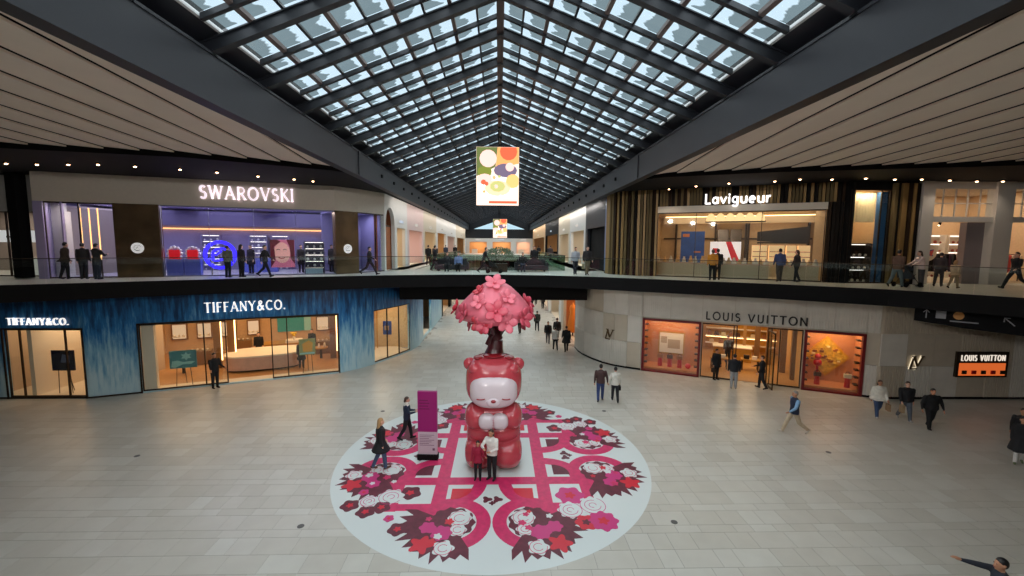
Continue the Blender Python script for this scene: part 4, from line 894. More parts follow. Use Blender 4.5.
# white-columned shop at the far right
wc = structure('wall_right_upper_end')
M_colw = mat('white_column',(206,200,192),.6)
FN.mb().box(2.95,3.55,-.1,.4,DZ,CZ).build('column', M_colw, wc); FN.mb().box(6.62,7.5,-.1,.4,DZ,CZ).build('column', M_colw, wc); FN.mb().box(10.6,11.4,-.1,.4,DZ,CZ).build('column', M_colw, wc)
FN.mb().box(3.55,6.62,0,.3,8.72,8.98).box(3.55,6.62,0,.3,10.35,CZ).box(7.5,10.6,0,.3,8.72,8.98).box(7.5,10.6,0,.3,10.35,CZ).build('lintel', M_colw, wc)
FN.mb().box(5.72,6.62,.35,.7,DZ,8.72).build('grey_pier', mat('mauve_grey',(128,118,120),.7), wc)
for a,b in ((3.55,6.62),(7.5,10.6)):
    for i in range(1,5): FN.mb().box(a+(b-a)*i/5-.02,a+(b-a)*i/5+.02,.1,.16,8.98,10.35).build('glazing_bar', M_colw, wc)
    FN.mb().box(a,b,.1,.16,9.62,9.66).build('glazing_bar', M_colw, wc); FN.mb().box(a,b,.12,.13,8.98,10.35).build('pane', M_glass, wc)
room('interior_far_right', FN, 3.3, 11.0, .75, 5.5, DZ, 10.6, mat('peach_wall',(210,180,146),.7,var=.05), mat('peach_floor',(186,164,140),.5), M_ceil, 190, (1,.8,.58), 2)
t = thing('round_print','round white wall print with coloured star shapes in the white columned shop','picture',tuple(FN.P(5.65,2.2,7)))
FN.mb().slab(arc(5.65,7.15,.45,.45,0,345,23),2.2,2.26).build('disc', M_cream, t); FN.mb().slab([(5.65+.32*(1 if i%2 else .5)*math.cos(i*PI/5),7.15+.32*(1 if i%2 else .5)*math.sin(i*PI/5)) for i in range(10)],2.18,2.2).build('print', mat('star_blue',(60,70,150),.5), t)
FN.mb().slab([(5.6,7.2),(5.9,7.3),(5.8,6.95)],2.165,2.18).build('print', mat('star_coral',(220,90,90),.5), t)
FN.mb().tube((5.65,2.23,DZ+.02),(5.65,2.23,6.75),.03,n=6).build('leg', M_bronze, t)
def clothes_rail(fr, u0, u1, d, z0, label, mats):
    t = thing('clothes_rail', label, 'clothes rail', tuple(fr.P((u0+u1)/2,d,z0)))
    for u in (u0,u1): fr.mb().tube((u,d,z0+.02),(u,d,z0+1.5),.025,n=6).build('upright', M_bronze, t)
    fr.mb().tube((u0,d,z0+1.48),(u1,d,z0+1.48),.02,n=6).build('rail', M_bronze, t)
    n = int((u1-u0)/.14)
    for i in range(n):
        u = u0+.08+(u1-u0-.1)*i/n; fr.mb().slab([(u-.03,z0+.55),(u+.05,z0+.5),(u+.05,z0+1.4),(u+.01,z0+1.46),(u-.03,z0+1.4)],d-.22,d+.22).build('garment', mats[i%len(mats)], t)
clothes_rail(FN,6.0,7.5,2.6,DZ,'rail of dark clothes in the white columned shop',[M_black,mat('plum',(70,40,60),.8),mat('charcoal_cloth',(54,54,60),.8)])
clothes_rail(FN,9.3,10.7,2.2,DZ,'rail of pink and red clothes at the far right of the upper level',[mat('rose',(206,110,120),.8),mat('coral',(220,90,80),.8),M_cream])

for u,d,lab in ((8.3,5.2,'shelving of folded goods at the back of the white columned shop'),(10.05,5.2,'shelving of folded goods at the far end of the white columned shop')):
    shelf_unit(FN,u-.8,u+.8,d,DZ+.02,8.2,5,lab,MATS['pale_lintel'],mat('folded_red',(150,70,60),.8))
t = thing('pendant_track','black ceiling track with three small lamps in the white columned shop','lamp',tuple(FN.P(4.8,1.6,8.9)))
FN.mb().box(3.7,6.2,1.55,1.65,8.86,8.92).build('track', M_black, t)
for u in (4.0,4.8,5.6): FN.mb().tube((u,1.6,8.86),(u,1.7,8.66),.06,n=8).build('lamp_head', M_black, t); MB().ball(tuple(FN.P(u,1.71,8.64)),.045,n=8,m=6).build('bulb', emis('bulb',(255,230,190),6), t)
for sgn in (-1,1): area_light('added_corridor_fill',(sgn*6.55,61,10.36),.12,60,330,(1,.95,.9),(0,sgn*math.radians(-60),0))  # added hidden strips that wash the corridor walls with light
# ---- corridor shopfronts on both levels
SIGNC = [emis('sign_pale',(250,240,230),.75), emis('sign_cool',(230,240,255),.7)]
def bay(fr, u0, u1, a, b, zt, z0, z1, mw, mback, power, color, sign=True, arch=False, depth=3.0, nm='shopfront'):
    g = structure(nm)
    hole = [(a,b,z0,zt)]
    wall_boxes(fr.mb(),u0,u1,z0,z1,0,.25,hole).build('front_wall', mw, g)
    if arch:
        m_, r_ = (a+b)/2, (b-a)/2; pts = [(m_+r_*math.cos(math.radians(t)), zt-r_+r_*math.sin(math.radians(t))) for t in range(0,181,15)]
        fr.mb().slab(pts[:7]+[(b,zt)][::-1],0,.25).slab(pts[6:]+[(a,zt)],0,.25).build('arch_spandrel', mw, g)
    fr.mb().box(u0,u1,.25,depth,z0-.04,z0+.01).build('shop_floor', M_cream, g); fr.mb().box(u0,u1,depth,depth+.1,z0,z1).build('back_wall', mback, g)
    fr.mb().box(u0-.02,u0+.06,.25,depth,z0,z1).box(u1-.06,u1+.02,.25,depth,z0,z1).build('side_wall', mback, g)
    fr.mb().box(u0,u1,.25,depth,zt+.3,zt+.4).build('shop_ceiling', M_ceil, g)
    if power: area_light('shop_light', fr.P((a+b)/2,depth*.5,zt+.24), (b-a)*.7, depth*.5, power, color, (0,0,fr.rz))
    if sign: fr.mb().box((a+b)/2-.55,(a+b)/2+.55,-.06,0,zt+.4,zt+.58).build('lit_sign', SIGNC[int(u0)%2], g)
    if b-a > 2.5: fr.mb().box(a+.4,a+1.6,1.0,1.6,z0+.01,z0+.9).build('display_plinth', mw, g)
    return g
M_pinkw = mat('blush_wall',(214,190,186),.7); M_beigew = mat('oatmeal_wall',(204,192,172),.7); M_door = mat('walnut_door',(156,88,46),.5,var=.15)
FCL = Frame((-7.55,29.3),(-7.05,92)); ZT = 10.7
WARM = (1,.72,.45); NEUT = (1,.88,.75)
g = bay(FCL,0,3.0,.3,2.7,9.9,DZ,ZT,M_white,M_door,0,WARM,False,True,.6); 
FCL.mb().box(.3,2.7,.3,.36,DZ,8.6).build('door_leaf', M_door, g); FCL.mb().box(.3,2.7,.28,.4,8.6,8.7).build('transom', M_bronze, g)
bay(FCL,3.0,6.9,3.4,6.1,8.6,DZ,ZT,M_white,M_beigew,60,WARM)
bay(FCL,6.9,14.2,7.6,13.6,8.6,DZ,ZT,M_pinkw,M_pinkw,110,(1,.75,.62))
bay(FCL,14.2,22.6,15,21.8,8.7,DZ,ZT,M_beigew,M_beigew,110,WARM)
bay(FCL,22.6,32,23.6,31,8.8,DZ,ZT,M_white,M_warmwall,110,WARM); bay(FCL,32,44,33,43,8.6,DZ,ZT,M_white,M_pinkw,110,NEUT); bay(FCL,44,62.7,46,60,8.6,DZ,ZT,M_beigew,M_warmwall,140,WARM)
FCR = Frame((7.0,92),(6.98,28.4)); Lr = FCR.L; UY = lambda yy: 92-yy
bay(FCR,0,UY(67),UY(90),UY(68.5),8.7,DZ,ZT,M_warmwall,M_warmwall,170,WARM); bay(FCR,UY(67),UY(51.8),UY(66),UY(53),8.8,DZ,ZT,M_black,M_warmwall,110,WARM)
bay(FCR,UY(51.8),UY(43.6),UY(51),UY(44.4),8.6,DZ,ZT,M_beigew,M_beigew,90,NEUT); bay(FCR,UY(43.6),UY(35.6),UY(42.8),UY(36.3),8.7,DZ,ZT,M_white,M_beigew,110,NEUT)
g = bay(FCR,UY(35.6),Lr,UY(34.8),UY(29.0),8.7,DZ,ZT,M_dark,M_black,0,WARM,False,False,.8)
for i in range(14): u = UY(34.7)+i*.42; FCR.mb().box(u,u+.36,.3,.4,DZ,8.68).build('shutter_board', M_black, g)
FCR.mb().box(Lr-.5,Lr-.1,-.03,.0,DZ+.2,CZ-.3).build('blue_strip', mat('blue_strip',(60,92,140),.3), g)
# ground level corridor
bay(FD,13.2,22,14,20.5,4.2,0,DB,M_black,M_warmwall,110,WARM); bay(FD,22,34,23,33,4.2,0,DB,M_beigew,M_warmwall,130,WARM); bay(FD,34,46,35,45,4.2,0,DB,M_white,M_pinkw,130,NEUT); bay(FD,46,60.3,47,59,4.2,0,DB,M_beigew,M_warmwall,130,WARM)
FG = Frame((5.6,92),(5.55,31.2))
bay(FG,UY(38.5),FG.L,UY(37.2),UY(31.5),4.0,0,DB,M_lv2,M_orange,110,(1,.66,.36),False); bay(FG,UY(49),UY(38.5),UY(48),UY(40),4.2,0,DB,M_white,M_beigew,110,NEUT)
bay(FG,UY(62),UY(49),UY(61),UY(50),4.2,0,DB,M_pinkw,M_warmwall,120,WARM); bay(FG,0,UY(62),1.2,UY(63),4.2,0,DB,M_beigew,M_beigew,150,NEUT)
t = thing('dress_form','tall orange draped dress form in the corridor window past the stone corner','mannequin',tuple(FG.P(UY(35.3),.5,0)))
mb = MB().lathe([(.42,.35),(.5,.6),(.32,1.5),(.24,1.9),(.3,2.3),(.2,2.55),(.08,2.6),(.07,2.75)],tuple(FG.P(UY(35.3),.5,0)),12); mb.build('dress', mat('orange_dress',(224,130,40),.7), t)
MB().tube(tuple(FG.P(UY(35.3),.5,.02)),tuple(FG.P(UY(35.3),.5,.4)),.06,n=8).build('stand', M_bronze, t)
# far end shops, both levels
Fe = Frame((-7,91.9),(7,91.9))
bay(Fe,0,5,.8,4.4,8.0,DZ,8.75,M_white,M_warmwall,120,(1,.62,.35)); bay(Fe,5,10,5.6,9.4,8.0,DZ,8.75,M_white,M_warmwall,120,(1,.66,.4)); bay(Fe,10,14,10.6,13.4,8.0,DZ,8.75,M_white,M_pinkw,90,WARM)
Fe0 = Frame((-6,91.9),(6,91.9)); bay(Fe0,0,12,2,10,4,0,DB,M_beigew,M_warmwall,140,WARM)

# ================================================================ THINGS IN THE ATRIUM
# ---- round floor graphic under the bear
MC = (-.17,14.8)
fl = thing('floor_graphic','big round white floor graphic with magenta bands, rings and blossoms under the bear','floor graphic',(MC[0],MC[1],0))
M_vw = mat('vinyl_white',(210,216,214),.45); M_vm = mat('vinyl_magenta',(205,44,98),.45,var=.14,scale=6); M_vd = mat('vinyl_maroon',(98,34,50),.5,var=.2,scale=5); M_vr = mat('vinyl_red',(206,34,54),.45); M_vp = mat('vinyl_pink',(200,50,120),.45)
def disc(cx, cy, r, n=48): return [(cx+r*math.cos(2*PI*i/n), cy+r*math.sin(2*PI*i/n)) for i in range(n)]
NZ = 0
LZ = {'d':.0025,'b':.0045,'r':.0065,'m':.0085,'f':.0105,'g':.0125,'h':.0035}
def flat(name, polys, z, m):
    mb = MB()
    global NZ
    for p in polys: NZ += 1; mb.prism(p, .0005, LZ[z]+NZ*4e-6)
    return mb.build(name, m, fl, local=True)
fl.scale = (.96,1.02,1)
flat('disc',[disc(0,0,5.5,96)],'d',M_vw)
def rot4(p, k):
    for _ in range(k): p = [(-y,x) for x,y in p]
    return p
def rect(a,b,c,d): return [(a,c),(b,c),(b,d),(a,d)]
def annulus(name, cx, cy, r0, r1, a0, a1, z, m, k):
    global NZ
    n = max(6,int(abs(a1-a0)/9)); mb = MB(); NZ += 1
    for i in range(n):
        t0, t1 = math.radians(a0+(a1-a0)*i/n), math.radians(a0+(a1-a0)*(i+1)/n)
        q = [(cx+r*math.cos(t),cy+r*math.sin(t)) for r,t in ((r0,t0),(r1,t0),(r1,t1),(r0,t1))]; mb.prism(rot4(q,k), .0005, LZ[z]+NZ*4e-6)
    mb.build(name, m, fl, local=True)
def blossom(x, y, r, n, amp, ph=0): return [(x+r*(1+amp*math.cos(n*(2*PI*i/40)+ph))*math.cos(2*PI*i/40), y+r*(1+amp*math.cos(n*(2*PI*i/40)+ph))*math.sin(2*PI*i/40)) for i in range(40)]
def jag(cx, cy, a0, a1, r0, r1, n):
    out = []
    for i in range(n+1):
        t = math.radians(a0+(a1-a0)*i/n); rr = r1*(1.08 if i%2 else .9)*(1+.06*math.sin(i*2.3)); out.append((cx+rr*math.cos(t),cy+rr*math.sin(t)))
    for i in range(n//2,-1,-1):
        t = math.radians(a0+(a1-a0)*i/(n//2)); rr = r0*(1.2 if i%2 else .85); out.append((cx+rr*math.cos(t),cy+rr*math.sin(t)))
    return out
for k in range(4):
    for sg in (-1,1):
        flat('band',[rot4(rect(sg*1.62-.21,sg*1.62+.21,-4.3,0),k)],'b',M_vm)
        rx, ry = sg*1.12,-3.65
        annulus('ring',rx,ry,.70,1.10,0,360,'r',M_vm,k)
        ca = (sg*1.62,-1.7); annulus('ring',ca[0],ca[1],1.02,1.44,*((180,270) if sg > 0 else (270,360)),'r',M_vm,k)
        fan = [(ca[0]-sg*.35,ca[1]-.35)]+[(ca[0]-sg*(.35+.62*math.cos(math.radians(t))),ca[1]-.35-.55*math.sin(math.radians(t))) for t in range(0,91,10)]
        flat('fan_leaf',[rot4(fan,k)],'m',M_vd if k%2 else M_vr)
        a = -90+sg*45
        flat('foliage',[rot4(blossom(rx,ry,.64,11,.07,k),k)],'m',M_vd); flat('foliage',[rot4(jag(rx,ry,a-74,a+74,.5,1.36,24),k)],'m',M_vd)
        flat('blossom',[rot4(blossom(rx-sg*.22,ry+.18,.33,8,.07),k)],'f',M_vw)
        flat('blossom',[rot4(blossom(rx-sg*.2,ry-.3,.24,6,.1),k)],'f',M_vw)
        for wx,wy,wr in ((-.22,.18,.33),(-.2,-.3,.24),(.1,-.98,.26)):
            for q in (.45,.85): annulus('petal_line',rx+sg*wx,ry+wy,wr*q,wr*q+.016,q*90,q*90+290,'g',M_vm,k)
        flat('blossom',[rot4(blossom(rx+sg*.22,ry-.42,.28,7,.1),k)],'f',M_vp)
        flat('blossom',[rot4(blossom(rx+sg*.1,ry-.98,.26,5,.16),k)],'f',M_vw)
        flat('blossom',[rot4(blossom(rx+sg*.68,ry-.85,.27,5,.28),k)],'f',M_vr)
        flat('blossom',[rot4(blossom(rx+sg*.62,ry-.2,.22,6,.12),k)],'f',M_vp)
        for j in range(5): flat('petal',[rot4(blossom(rx+sg*random.uniform(-.3,.8),ry+random.uniform(-.85,.45),random.uniform(.07,.13),5,.2),k)],'g',random.choice((M_vr,M_vm,M_vw)))
        # corner frame beyond the crossing bands
        flat('band',[rot4(rect(*sorted((sg*1.83,sg*3.15)),-3.12,-2.80),k)],'b',M_vm)
    for dx in (-.16,.16): flat('bow',[rot4(blossom(dx,-2.62,.13,3,.3,1.2*dx),k)],'f',M_vd)
    flat('bow',[rot4(blossom(0,-2.8,.08,4,.3),k)],'g',M_vd)
    cl = {0:[(2.4,-2.45,.42,6,M_vp),(2.3,-3.15,.36,8,M_vw),(3.0,-2.95,.4,8,M_vw),(2.65,-3.7,.3,6,M_vr),(3.15,-3.65,.4,8,M_vp)]}.get(k,
         [(2.25,-2.55,.32,5,M_vd),(2.45,-3.1,.38,7,M_vw),(3.9,-2.55,.25,5,M_vd),(2.95,-3.25,.26,5,M_vd),(3.15,-3.65,.26,5,M_vd),(2.65,-3.7,.26,6,M_vw),(2.85,-4.2,.26,5,M_vd),(3.45,-2.9,.14,5,M_vp),(2.2,-4.0,.15,5,M_vp)])
    for x,y,r,n,m in cl:
        flat('blossom',[rot4(blossom(x,y,r,n,.11),k)],'f',m)
        if m is M_vw:
            for j in range(3): annulus('petal_line',x,y,r*(.25+.33*j),r*(.25+.33*j)+.018,j*70,j*70+280,'g',M_vp,k)
        else: flat('petal',[rot4(blossom(x,y,r*.35,5,.25),k)],'g',M_vr if m is not M_vr else M_vd)
flat('disc',[rect(-1.41,1.41,-1.41,1.41)],'h',M_vw)

# ---- the bear with a blossom tree on its head
BX, BY = -.16, 14.36
M_bear = mat('red_lacquer',(190,70,80),.22,var=.04,coat=.6); M_bface = mat('pink_white_lacquer',(220,206,212),.25,coat=.5); M_bdark = mat('dark_red_lacquer',(150,24,36),.3,coat=.5)
bear = thing('bear_statue','giant glossy red bear statue with white face carrying a pink blossom tree','statue',(BX,BY,.015))
def bpart(name, m, *balls):
    mb = MB()
    for c, r, e in balls: mb.ball(c, *r, e=e, n=28, m=18)
    return mb.build(name, m, bear, local=True)
bpart('body',M_bear,((0,.12,.95),(.92,.72,.62),.8))
for s in (-1,1): bpart('leg',M_bear,((s*.46,-.12,.485),(.5,.7,.485),.72))
bpart('belly',M_bear,((0,.02,1.22),(.9,.72,.40),.78)); bpart('chest',M_bear,((0,.08,1.72),(.86,.68,.5),.8))
for s in (-1,1):
    mb = MB().ball((s*.56,-.16,1.72),.40,.56,.42,.85,24,14); mb.build('arm',M_bear,bear,local=True)
    bpart('paw',M_bface,((s*.21,-.72,1.72),(.27,.2,.26),.8))
    ear = bpart('ear',M_bear,((s*.80,.02,3.42),(.22,.17,.22),1)); e2 = MB().ball((s*.80,-.08,3.45),.12,.06,.12,n=14,m=8); q = e2.build('inner_ear',M_bdark,ear)
    q.parent = ear; q.matrix_parent_inverse = Matrix()
    bpart('brow',M_bear,((s*.6,-.42,3.38),(.23,.26,.2),1))
    mb = MB()
    for i in range(6): t0, t1 = -60+20*i, -40+20*i; mb.tube((s*.40+.15*math.sin(math.radians(t0)),-.975,2.58-.05*math.cos(math.radians(t0))),(s*.40+.15*math.sin(math.radians(t1)),-.975,2.58-.05*math.cos(math.radians(t1))),.022,n=6)
    mb.build('closed_eye',M_bdark,bear,local=True)
bpart('head',M_bear,((0,0,2.9),(.94,.82,.87),.74))
bpart('face',M_bface,((0,-.42,2.70),(.78,.56,.58),.72)); bpart('muzzle',M_bface,((0,-.94,2.43),(.22,.12,.15),1)); bpart('nose',M_bdark,((0,-1.05,2.50),(.08,.05,.055),1))
mb = MB()
for i in range(4): mb.box(-.03,.03,-.945,-.925,1.6+.08*i,1.61+.08*i)
mb.box(-.008,.008,-.94,-.92,1.56,1.92); mb.build('paw_stitch',mat('pink_seam',(206,150,160),.5),bear,local=True)
for c,r in (((0,-.25,3.78),(.36,.3,.06)),((-.5,-.2,3.7),(.17,.22,.06)),((.5,-.2,3.7),(.17,.22,.06))): bpart('head_spot',M_bdark,(c,r,1))
M_trunk = mat('dark_trunk',(62,24,28),.3,var=.3,scale=4,coat=.4)
mb = MB(); P = [(0,0,3.68,.36),(.04,0,3.95,.27),(.08,0,4.25,.22),(.02,0,4.55,.2),(.05,0,5.0,.14)]
for a,b in zip(P,P[1:]): mb.tube(a[:3],b[:3],a[3],b[3],n=10)
for q in ((-.5,-.1,4.98),(.55,.05,4.95),(-.15,-.4,4.98),(.25,.3,5.0)): mb.tube((.03,0,4.25),q,.12,.06,n=8)
mb.tube((-.2,-.1,4.1),(-.08,-.12,4.42),.1,.08,n=8); mb.build('trunk',M_trunk,bear,local=True)
M_can = mat('pink_canopy',(204,100,116),.45,var=.08,scale=2); M_can2 = mat('rose_canopy',(178,48,62),.45)
prof = [(.25,4.92),(.72,4.84),(1.10,4.94),(1.27,5.1),(1.2,5.3),(1.02,5.52),(.78,5.76),(.5,6.02),(.22,6.2),(.05,6.25)]
mb = MB().lathe(prof,(.02,0,0),30,wob=lambda t,z: 1+.07*math.sin(3*t+1+z)+.05*math.sin(5*t+2*z)); canopy = mb.build('canopy',M_can,bear,local=True)
def flower_mesh(m, nm):
    mb = MB()
    for i in range(5):
        a = 2*PI*i/5; q = MB().ball((0,0,0),.15,.11,.035,n=10,m=6)
        T = Matrix.Rotation(a,4,'Z') @ Matrix.Translation((.15,0,.03)) @ Matrix.Rotation(-.35,4,'Y'); mb.T = T; mb.add(q.v,q.f,0,True)
    mb.T = Matrix(); mb.ball((0,0,.03),.045,.045,.05,n=8,m=6); return mb.mesh(nm, m)
fm = [flower_mesh(M_can,'blossom'), flower_mesh(mat('deep_pink',(186,70,88),.45),'blossom'), flower_mesh(M_can2,'blossom')]
fs = [(-88,5.35,1.45,1),(-60,5.72,1.1,0),(-118,5.6,1.1,0),(-105,4.95,1.15,1),(-42,5.1,1.3,1),(-150,5.2,1.3,1),(-172,4.85,1.2,1),(-72,5.0,1.3,0),(-112,4.95,1.2,2),(-20,4.9,1.2,1),(-5,5.2,1.1,1),(-90,6.14,1.35,0),(-150,5.9,.9,2),(175,5.3,1.1,2),(30,5.4,1.2,1),(80,5.5,1.3,0),(120,5.2,1.2,1),(60,4.9,1.1,1),(150,4.8,1.1,0),(100,6.0,1.0,1)]
for a,z,sc,k in fs:
    zs = [p[1] for p in prof]; rs = [p[0] for p in prof]; r = float(np.interp(z,zs[1:],rs[1:])); t = math.radians(a); r *= 1+.07*math.sin(3*t+1+z)+.05*math.sin(5*t+2*z)
    slope = math.atan2(z-4.9,1.0) if z < 6.2 else 1.3
    n = Vector((math.cos(t)*math.cos(slope),math.sin(t)*math.cos(slope),math.sin(slope)))
    o = link('blossom',fm[k],bear,(.02+math.cos(t)*(r+.02),math.sin(t)*(r+.02),z+.02),n.to_track_quat('Z','Y').to_euler(),local=True); o.scale = (sc*.92,)*3

# ---- totem sign
tt = thing('info_totem','magenta upright sign board with grey text panel beside the bear','sign',(-2.43,14.6,.0))
FT = Frame((-2.76,14.56),(-2.10,14.52))
FT.mb().box(0,FT.L,0,.12,1.0,2.42).build('upper_panel', mat('totem_magenta',(150,16,104),.4), tt)
FT.mb().box(0,FT.L,0,.12,.2,1.0).build('text_panel', mat('totem_grey',(196,178,188),.4), tt)
FT.mb().box(-.02,FT.L+.02,-.06,.2,.016,.2).build('base', M_black, tt)
mb = FT.mb()
for i in range(7): mb.box(.06,.56-.09*(i%3),-.006,0,.88-.06*i,.895-.06*i)
mb.box(.5,.58,-.006,0,.34,.42); mb.build('text_line', mat('totem_text',(110,70,96),.5), tt)
mb = FT.mb()
for i in range(4): mb.box(.06,.36+.05*(i%2),-.006,0,2.1-.1*i,2.13-.1*i)
mb.build('text_line', mat('totem_text_dark',(108,8,74),.5), tt)

# ---- hanging screens (bright food advert)
def screen(label, x0, x1, y, z0, z1, top):
    t = thing('hanging_screen', label, 'screen', ((x0+x1)/2,y,z0)); f = Frame((x0,y),(x1,y)); w, h = x1-x0, z1-z0
    f.mb().box(0,w,.02,.3,z0,z1).build('case', M_black, t)
    for s in (-.08,.08): f.mb().tube((-x0+s,.15,z1),(-x0+s,.15,top),.03,n=6).build('hanger', M_black, t)
    E_ = lambda n,c,s=1.6: emis('ad_'+n,c,s)
    f.mb().box(.02,w-.02,0,.02,z0+.02,z1-.02).build('display', E_('cream',(255,226,206)), t)
    def blob(u,v,r,m,d,n=14,e=1.0): f.mb().slab([(min(w-.03,max(.03,w*u+r*w*math.cos(2*PI*i/n))), z0+min(h-.03,max(.03,h*v+r*e*w*math.sin(2*PI*i/n)))) for i in range(n)],-.002*d,0).build('ad_shape', m, t)
    G, O, P_, B, W, R_ = E_('green',(128,140,84),1),E_('orange',(250,166,100)),E_('pink',(250,200,190)),E_('navy',(140,124,150),1),E_('white',(255,252,246),1.9),E_('red',(226,100,70))
    f.mb().slab([(.03,z0+h*.5),(w*.45,z0+h*.66),(w*.5,z1-.03),(.03,z1-.03)],-.002,0).build('ad_shape', G, t)
    f.mb().slab([(w*.45,z0+h*.62),(w-.03,z0+h*.72),(w-.03,z1-.03),(w*.5,z1-.03)],-.002,0).build('ad_shape', O, t)
    blob(.75,.92,.2,R_,2); blob(.2,.58,.16,E_('lime',(150,160,70),1),2); blob(.1,.72,.1,G,2); blob(.68,.6,.27,B,3,14,.6); blob(.78,.66,.1,P_,4)
    blob(.28,.80,.2,P_,4); blob(.5,.32,.42,W,3,18,.6); blob(.5,.3,.3,E_('dish',(250,206,170)),4,16,.6); blob(.5,.33,.18,E_('herb',(190,190,120)),5,9,.7)
    blob(.2,.45,.18,P_,4,12,.7); blob(.85,.42,.16,E_('peach',(255,190,120)),4)
    for i in range(10): blob(random.uniform(.15,.85),random.uniform(.1,.5),random.uniform(.03,.07),(O,R_,W,P_,E_('herb',(190,190,120)))[i%5],6,7)
    f.mb().box(w*.3,w*.95,-.006,0,z0+h*.04,z0+h*.08).build('ad_shape', R_, t)
    return t
screen('large bright food advert screen hanging from the roof ridge',-1.37,1.14,26,9.68,13.05,14.3)
screen('small bright food advert screen hanging far down the nave',-.87,1.05,60,8.34,10.9,14.3)

# ---- glass balustrades
def balustrade(label, pts, step=1.5, h=1.1):
    t = thing('glass_balustrade', label, 'balustrade', (pts[len(pts)//2][0],pts[len(pts)//2][1],DZ))
    for p,q in zip(pts,pts[1:]):
        f = Frame(p,q); n = max(1,round(f.L/step))
        for i in range(n): f.mb().box(f.L*i/n+.012,f.L*(i+1)/n-.012,.05,.064,DZ+.01,DZ+h-.03).build('pane', M_clear, t)
        f.mb().box(0,f.L,.035,.079,DZ+h-.03,DZ+h).build('rail', M_bronze, t)
balustrade('long clear glass balustrade along the deck before the violet shop',EDGE[1:6])
balustrade('clear glass balustrade on the bridge edge above the tree',EDGE[5:10])
balustrade('long clear glass balustrade along the deck before the slatted jeweller',EDGE[9:14])
M_green = glass('green_glass',(.62,.74,.68),.08)
_mc = M_clear; M_clear = M_green
balustrade('greenish glass balustrade across the far side of the bridge',[(-4.9,31),(4.7,31)]); balustrade('greenish glass balustrade along the corridor void past the white arch',[(-4.9,31),(-4.9,55)][::-1],3); balustrade('greenish glass balustrade along the corridor void past the black shutters',[(4.7,31),(4.7,55)],3)
M_clear = _mc

# ---- planter and seats on the bridge
t = thing('planter','dark planter box with a bushy green shrub on the bridge','planter',(0,29.7,DZ))
MB().box(-.55,.55,29.3,30.1,DZ,DZ+.55).build('box', M_bronze, t)
mb = MB(); lm = mat('leaf_green',(86,112,84),.6,var=.3,scale=6)
for i in range(620):
    a, b = random.uniform(0,2*PI), random.uniform(-.2,1); r = random.uniform(.4,1)**.5; c = (1.0*r*math.cos(a)*math.cos(b),29.7+.6*r*math.sin(a)*math.cos(b),DZ+1.05+.8*r*math.sin(b)*(1-.3*abs(math.cos(a))))
    d = Vector((random.uniform(-1,1),random.uniform(-1,1),random.uniform(-.3,1))).normalized()*.13; e = d.orthogonal().normalized()*.045; c = Vector(c)
    mb.add([c,c+d*.5+e,c+d,c+d*.5-e],[(0,1,2,3)])
mb.build('foliage', lm, t, kind='stuff')
mb = MB()
for i in range(9): mb.tube((random.uniform(-.2,.2),29.7,DZ+.5),(random.uniform(-.7,.7),29.7+random.uniform(-.3,.3),DZ+1.2),.02,.01,n=5)
mb.build('stem', M_bronze, t)
for x,lab in ((-3.2,'dark lounge sofa on the bridge on the violet shop side of the planter'),(2.2,'dark lounge sofa on the bridge on the slatted jeweller side of the planter')):
    t = thing('lounge_sofa', lab, 'sofa', (x,30.0,DZ)); m = mat('sofa_cloth',(44,44,48),.8)
    MB().box(x-1.0,x+1.0,29.6,30.3,DZ+.12,DZ+.42).build('seat', m, t); MB().box(x-1.0,x+1.0,30.15,30.4,DZ+.42,DZ+.85).build('backrest', m, t)
    for s in (-1,1):
        a,b = sorted((x+s*1.0,x+s*1.14)); MB().box(a,b,29.6,30.4,DZ+.12,DZ+.62).build('armrest', m, t)
        for d in (29.7,30.3): MB().box(x+s*.9-.03,x+s*.9+.03,d-.03,d+.03,DZ,DZ+.12).build('leg', M_black, t)

# ---- downlights in the black ceiling
M_dl = emis('downlight_glow',(255,200,150),14)
DL = [(-20.64,19.35),(-19.53,19.49),(-18.16,19.4),(-16.85,19.3),(-15.64,19.68),(-14.2,20.31),(-13.03,21.01),(-11.74,22.07),(-10.4,22.92),(-9.72,23.55)]
DR = [(9.62,25.04),(10.57,23.7),(11.72,22.48),(13.57,21.63),(14.34,20.92),(15.81,20.8),(17.11,20.39),(18.67,20.57),(19.88,20.47),(21.44,20.66),(22.99,20.85),(24.17,20.75)]
for k,(side,L_) in enumerate((('violet shop',DL),('slatted jeweller',DR))):
    for i,(x,y) in enumerate(L_):
        t = thing('downlight','glowing downlight before the %s, %s from the %s' % (side,('first','second','third','fourth','fifth','sixth','seventh','eighth','ninth','tenth','eleventh','twelfth')[i],('outer ceiling end','great roof beam')[k]),'downlight',(x,y,CZ-.05),0,'downlights before the '+side)
        MB().tube((x,y,CZ-.07),(x,y,CZ),.09,n=12).build('trim_ring', M_black, t); MB().ball((x,y,CZ-.085),.055,.055,.03,n=10,m=6).build('lamp', M_dl, t)
        spot_light('downlight_beam',(x,y,CZ-.14),36,(1,.84,.68),120,(x,y+.2,0))
# floor service lids
for x,y,lab in ((-12.55,14.95,'small dark round service lid in the tiles before the blue shop'),(-5.18,11.0,'small dark round service lid in the tiles near the white edge of the graphic'),(11.98,14.9,'small dark round service lid in the tiles before the stone shop'),(4.75,11.0,'small dark service lid in the tiles close to the magenta blossoms'),(-5.14,19.0,'small dark service lid in the tiles behind the graphic'),(4.75,18.94,'small dark service lid near the walking couple')):
    mb = MB().prism(disc(x,y,.09,16),-.01,.006); tag(mb.build('service_lid', mat('lid_grey',(84,82,80),.5)), lab, 'lid')

